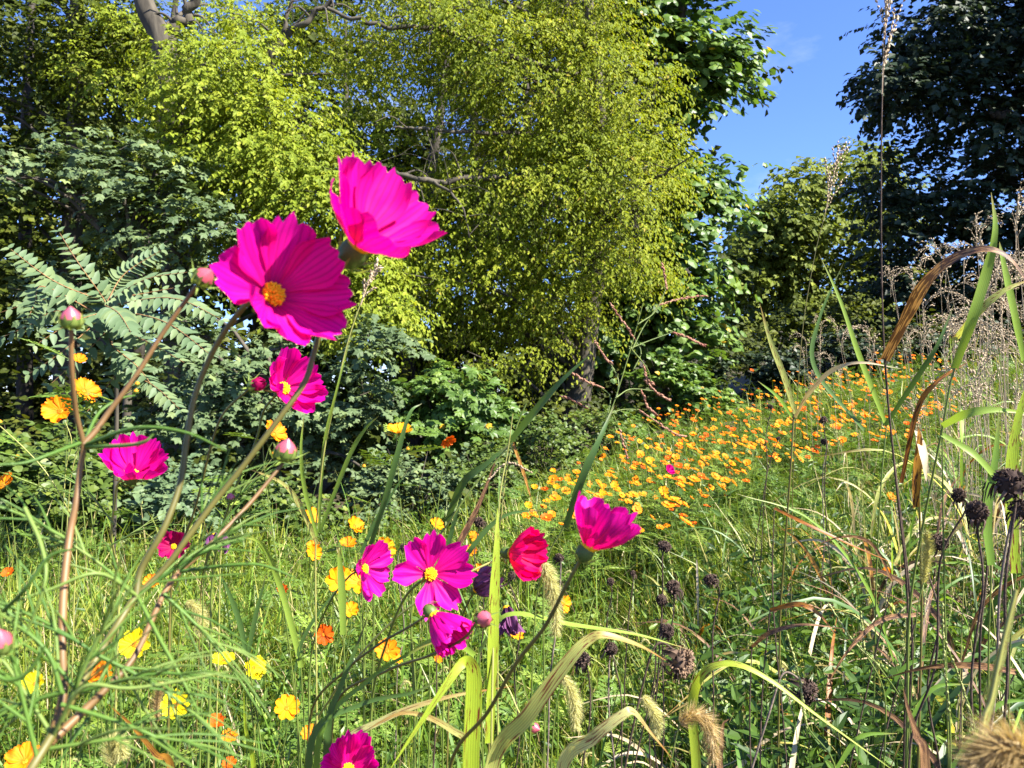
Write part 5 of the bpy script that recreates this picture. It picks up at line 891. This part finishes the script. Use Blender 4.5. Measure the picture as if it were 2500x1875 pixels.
heads = [(1622, 1333, 1.3, 20, 'x'), (1735, 1415, 1.3, 20, ''), (1365, 1362, 1.35, 13, ''), (1490, 1420, 1.5, 12, ''), (1615, 1465, 1.3, 17, ''), (1645, 1435, 1.35, 20, ''), (1420, 1610, 1.2, 26, 'two'), (1492, 1585, 1.25, 17, ''), (1628, 1540, 1.2, 22, ''), (1665, 1620, .95, 44, 'tan'), (1970, 1690, 1.0, 34, 'grey'), (2010, 1025, 2.4, 12, ''), (2012, 1078, 2.5, 9, ''), (1880, 993, 2.6, 8, ''), (1900, 1070, 2.7, 6, ''),
         (2385, 1250, .95, 30, 'far'), (2465, 1180, .8, 44, 'big'), (2490, 1245, .85, 28, 'big'), (2290, 1325, 1.1, 26, ''), (2340, 1210, 1.0, 22, ''), (1250, 1405, 1.6, 12, ''), (1170, 1275, 1.9, 14, ''), (985, 1335, 1.9, 11, ''), (1545, 1400, 1.6, 8, ''), (2420, 1190, 1.0, 20, '')]
HL = ['round black dead head on its own stalk below the ragged pink bloom', 'black dead head leaning on a dark stalk right of the crowded ones', 'small brown dead head just right of the foxtail spike', 'tiny dark dead head between foxtail and crowded black heads', 'dark dead head in the crowded cluster, lowest of three', 'dark dead head in the crowded cluster, topmost of three', '', 'small black dead head above the pale arching blade', 'dark dead head just above the shaggy tan one', '', '', '', '', '', '',
      'black dead head hanging left of the big blackened pair', 'largest blackened dead head behind the lime leaf', 'blackened dead head under the largest one', 'dark dead head beside the upright green foxtail', 'dark dead head on a thin stalk near the rusty leaves', 'brown dead head behind the upright lime blade', 'dull dead head in front of the pale edge weeds', 'small brown dead head behind the golden flower patch', 'tiny dead head left of the lone round black one', 'dark dead head between the rusty leaves and the big blackened pair']
for k, (px, py, d, rpx, fl) in enumerate(heads):
    r = rpx / FPX * d; pos = P(px, py, d); bend = np.array([rng.uniform(-.06, .03), rng.uniform(-.02, .05), 0]); lab = {'tan': 'large shaggy tan dead flower head on a hooked stalk', 'grey': 'grey drooping dead flower head on a curved stalk', 'two': 'ragged dark dead head beside the pale arching blade', 'big': 'big blackened dead flower head behind the lime leaf'}.get(fl)
    lab = HL[k] or lab or ('blackened dead flower head standing in the near weeds' if d < 2 else 'small black dead flower head before the orange drift')
    if fl in ('tan', 'grey'): p, b = toground(np.array([pos, pos + [-.012, 0, .018], pos + [-.03, 0, .022], pos + [-.045, 0, -.02], pos + [-.07 if fl == 'tan' else -.08, 0, -.14]]), (-.06, 0)); face = unit([.8, -.5, -.3])
    else: p, b = toground(np.array([pos, pos - [rng.uniform(-.006, .012), 0, r * 1.2], pos + bend * .3 - [0, 0, .09], pos + bend * .5 - [rng.uniform(-.02, .03), 0, .2]]), bend[:2] * 1.5); face = unit([rng.uniform(-.7, .9), rng.uniform(-.8, .1), 1]); p[1:-1] += rng.normal(size=(len(p) - 2, 3)) * .006
    root = empty('dead_flower', b, lab, 'seed head', 'blackened dead flowers'); Geo().tube(p, [.0012, .0015, .0021] if d < 2 else [.0014, .0018], 6, n=len(p) * 6).build('stem', MT['stem_dead2' if fl == 'grey' or k % 5 == 2 else 'stem_dead'], root, b)
    t = unit(np.cross([.1, .2, 1.], face) + 1e-3); put(obj('seed_head', DT if fl in ('tan',) else DH[k % 4], root), pos - b, np.stack([t * rng.uniform(.8, 1.1), np.cross(face, t), face * rng.uniform(.75, 1.25)], -1) * r * 1.05)
# ------------------------------------------------------------------ foxtail grasses
def foxtail(pts, rad, label, tan=False, stemdrift=(-.04, .05), nb=1300, sm='stem_green'):
    """pts px from the stem end to the tip of the nodding spike"""
    p = pp(pts); c = crom(p, 60); s, b = toground(np.array([c[0], c[0] * .97 + p[0] * .03 - [.01, 0, .05]]), stemdrift); root = empty('foxtail_grass', b, label, 'grass', 'foxtail grasses'); Geo().tube(s, [.0007, .0012], 5, n=24).build('stem', MT[sm], root, b)
    g = Geo(); u = np.linspace(0, 1, 60); g.tube(c[::3], list(rad * .28 * np.sin(np.clip(u[::3] * .92 + .06, 0, 1) * np.pi) ** .5 + .0002), 6, n=30)
    t = unit(np.gradient(c, axis=0)); k = rng.integers(0, 60, nb); d = unit(np.cross(t[k], rdir(nb))); a = unit(d + t[k] * .9 + rdir(nb) * .15); L = rad * rng.uniform(.7, 1.35, nb) * np.sin(np.clip(u[k] * .85 + .12, 0, 1) * np.pi) ** .4
    o = c[k] + d * rad * .2; w = .00012 + rad * .008; sd = unit(np.cross(a, rdir(nb))) * w; V = np.stack([o - sd, o + sd, o + a * L[:, None]], 1); g.add(V, np.arange(nb * 3).reshape(-1, 3), rng.uniform(0, 1, nb), .5, 0)
    n = 160; k = rng.integers(0, 60, n); d = unit(np.cross(t[k], rdir(n))); g.inst(*SEED, c[k] + d * rad * .12, M3(unit(d + t[k]), rdir(n)) * (rad * .38), .3); g.build('seed_head', MT['bristle_tan' if tan else 'bristle'], root, b); return root
foxtail([(1330, 1375, .85), (1345, 1420, .85), (1355, 1480, .85), (1358, 1550, .85)], .012, 'large pale foxtail spike nodding under the ragged pink bloom')
foxtail([(1375, 1650, .85), (1395, 1690, .85), (1405, 1730, .85), (1403, 1780, .85)], .010, 'pale green foxtail hanging below the big arching blade')
foxtail([(1570, 1700, .9), (1590, 1730, .9), (1605, 1760, .9), (1602, 1800, .9)], .010, 'short foxtail beside the dark hooked stalk')
foxtail([(1660, 1765, .75), (1700, 1745, .75), (1735, 1780, .75), (1740, 1860, .75)], .013, 'bushy tan foxtail curling over in the lower right', True)
foxtail([(455, 1470, 1.1), (480, 1485, 1.1), (492, 1510, 1.1), (490, 1550, 1.1)], .011, 'soft pale foxtail behind the crossing reddish stems')
foxtail([(2255, 1420, 1.05), (2262, 1370, 1.04), (2265, 1330, 1.03), (2262, 1300, 1.02)], .010, 'upright green foxtail in the right hand tangle')
foxtail([(385, 1760, 1.0), (382, 1720, 1.0), (388, 1690, 1.0), (395, 1670, 1.0)], .008, 'thin straw foxtail beside the yellow flower', True)
foxtail([(275, 1870, .8), (270, 1830, .8), (285, 1810, .8), (300, 1850, .8)], .012, 'fluffy foxtail at the foot of the reddish stem')
foxtail([(2560, 1900, .36), (2500, 1840, .36), (2440, 1830, .36), (2380, 1880, .36)], .016, 'blurred tan foxtail close by in the lower right corner', True, (.02, -.02))
for k in range(26):
    d = rng.uniform(1.6, 3.6); px = rng.uniform(150, 2000); py = 960 + (1.25 - rng.uniform(.45, .62)) / d * FPX
    s = rng.choice([-1, 1]); L = 45 / d; foxtail([(px, py, d), (px + s * L * .3, py - L * .5, d), (px + s * L * .8, py - L * .5, d), (px + s * L * 1.3, py + L * .3, d)], rng.uniform(.006, .009), 'small nodding foxtail in the middle of the meadow', False, (-.03, .04), 160)
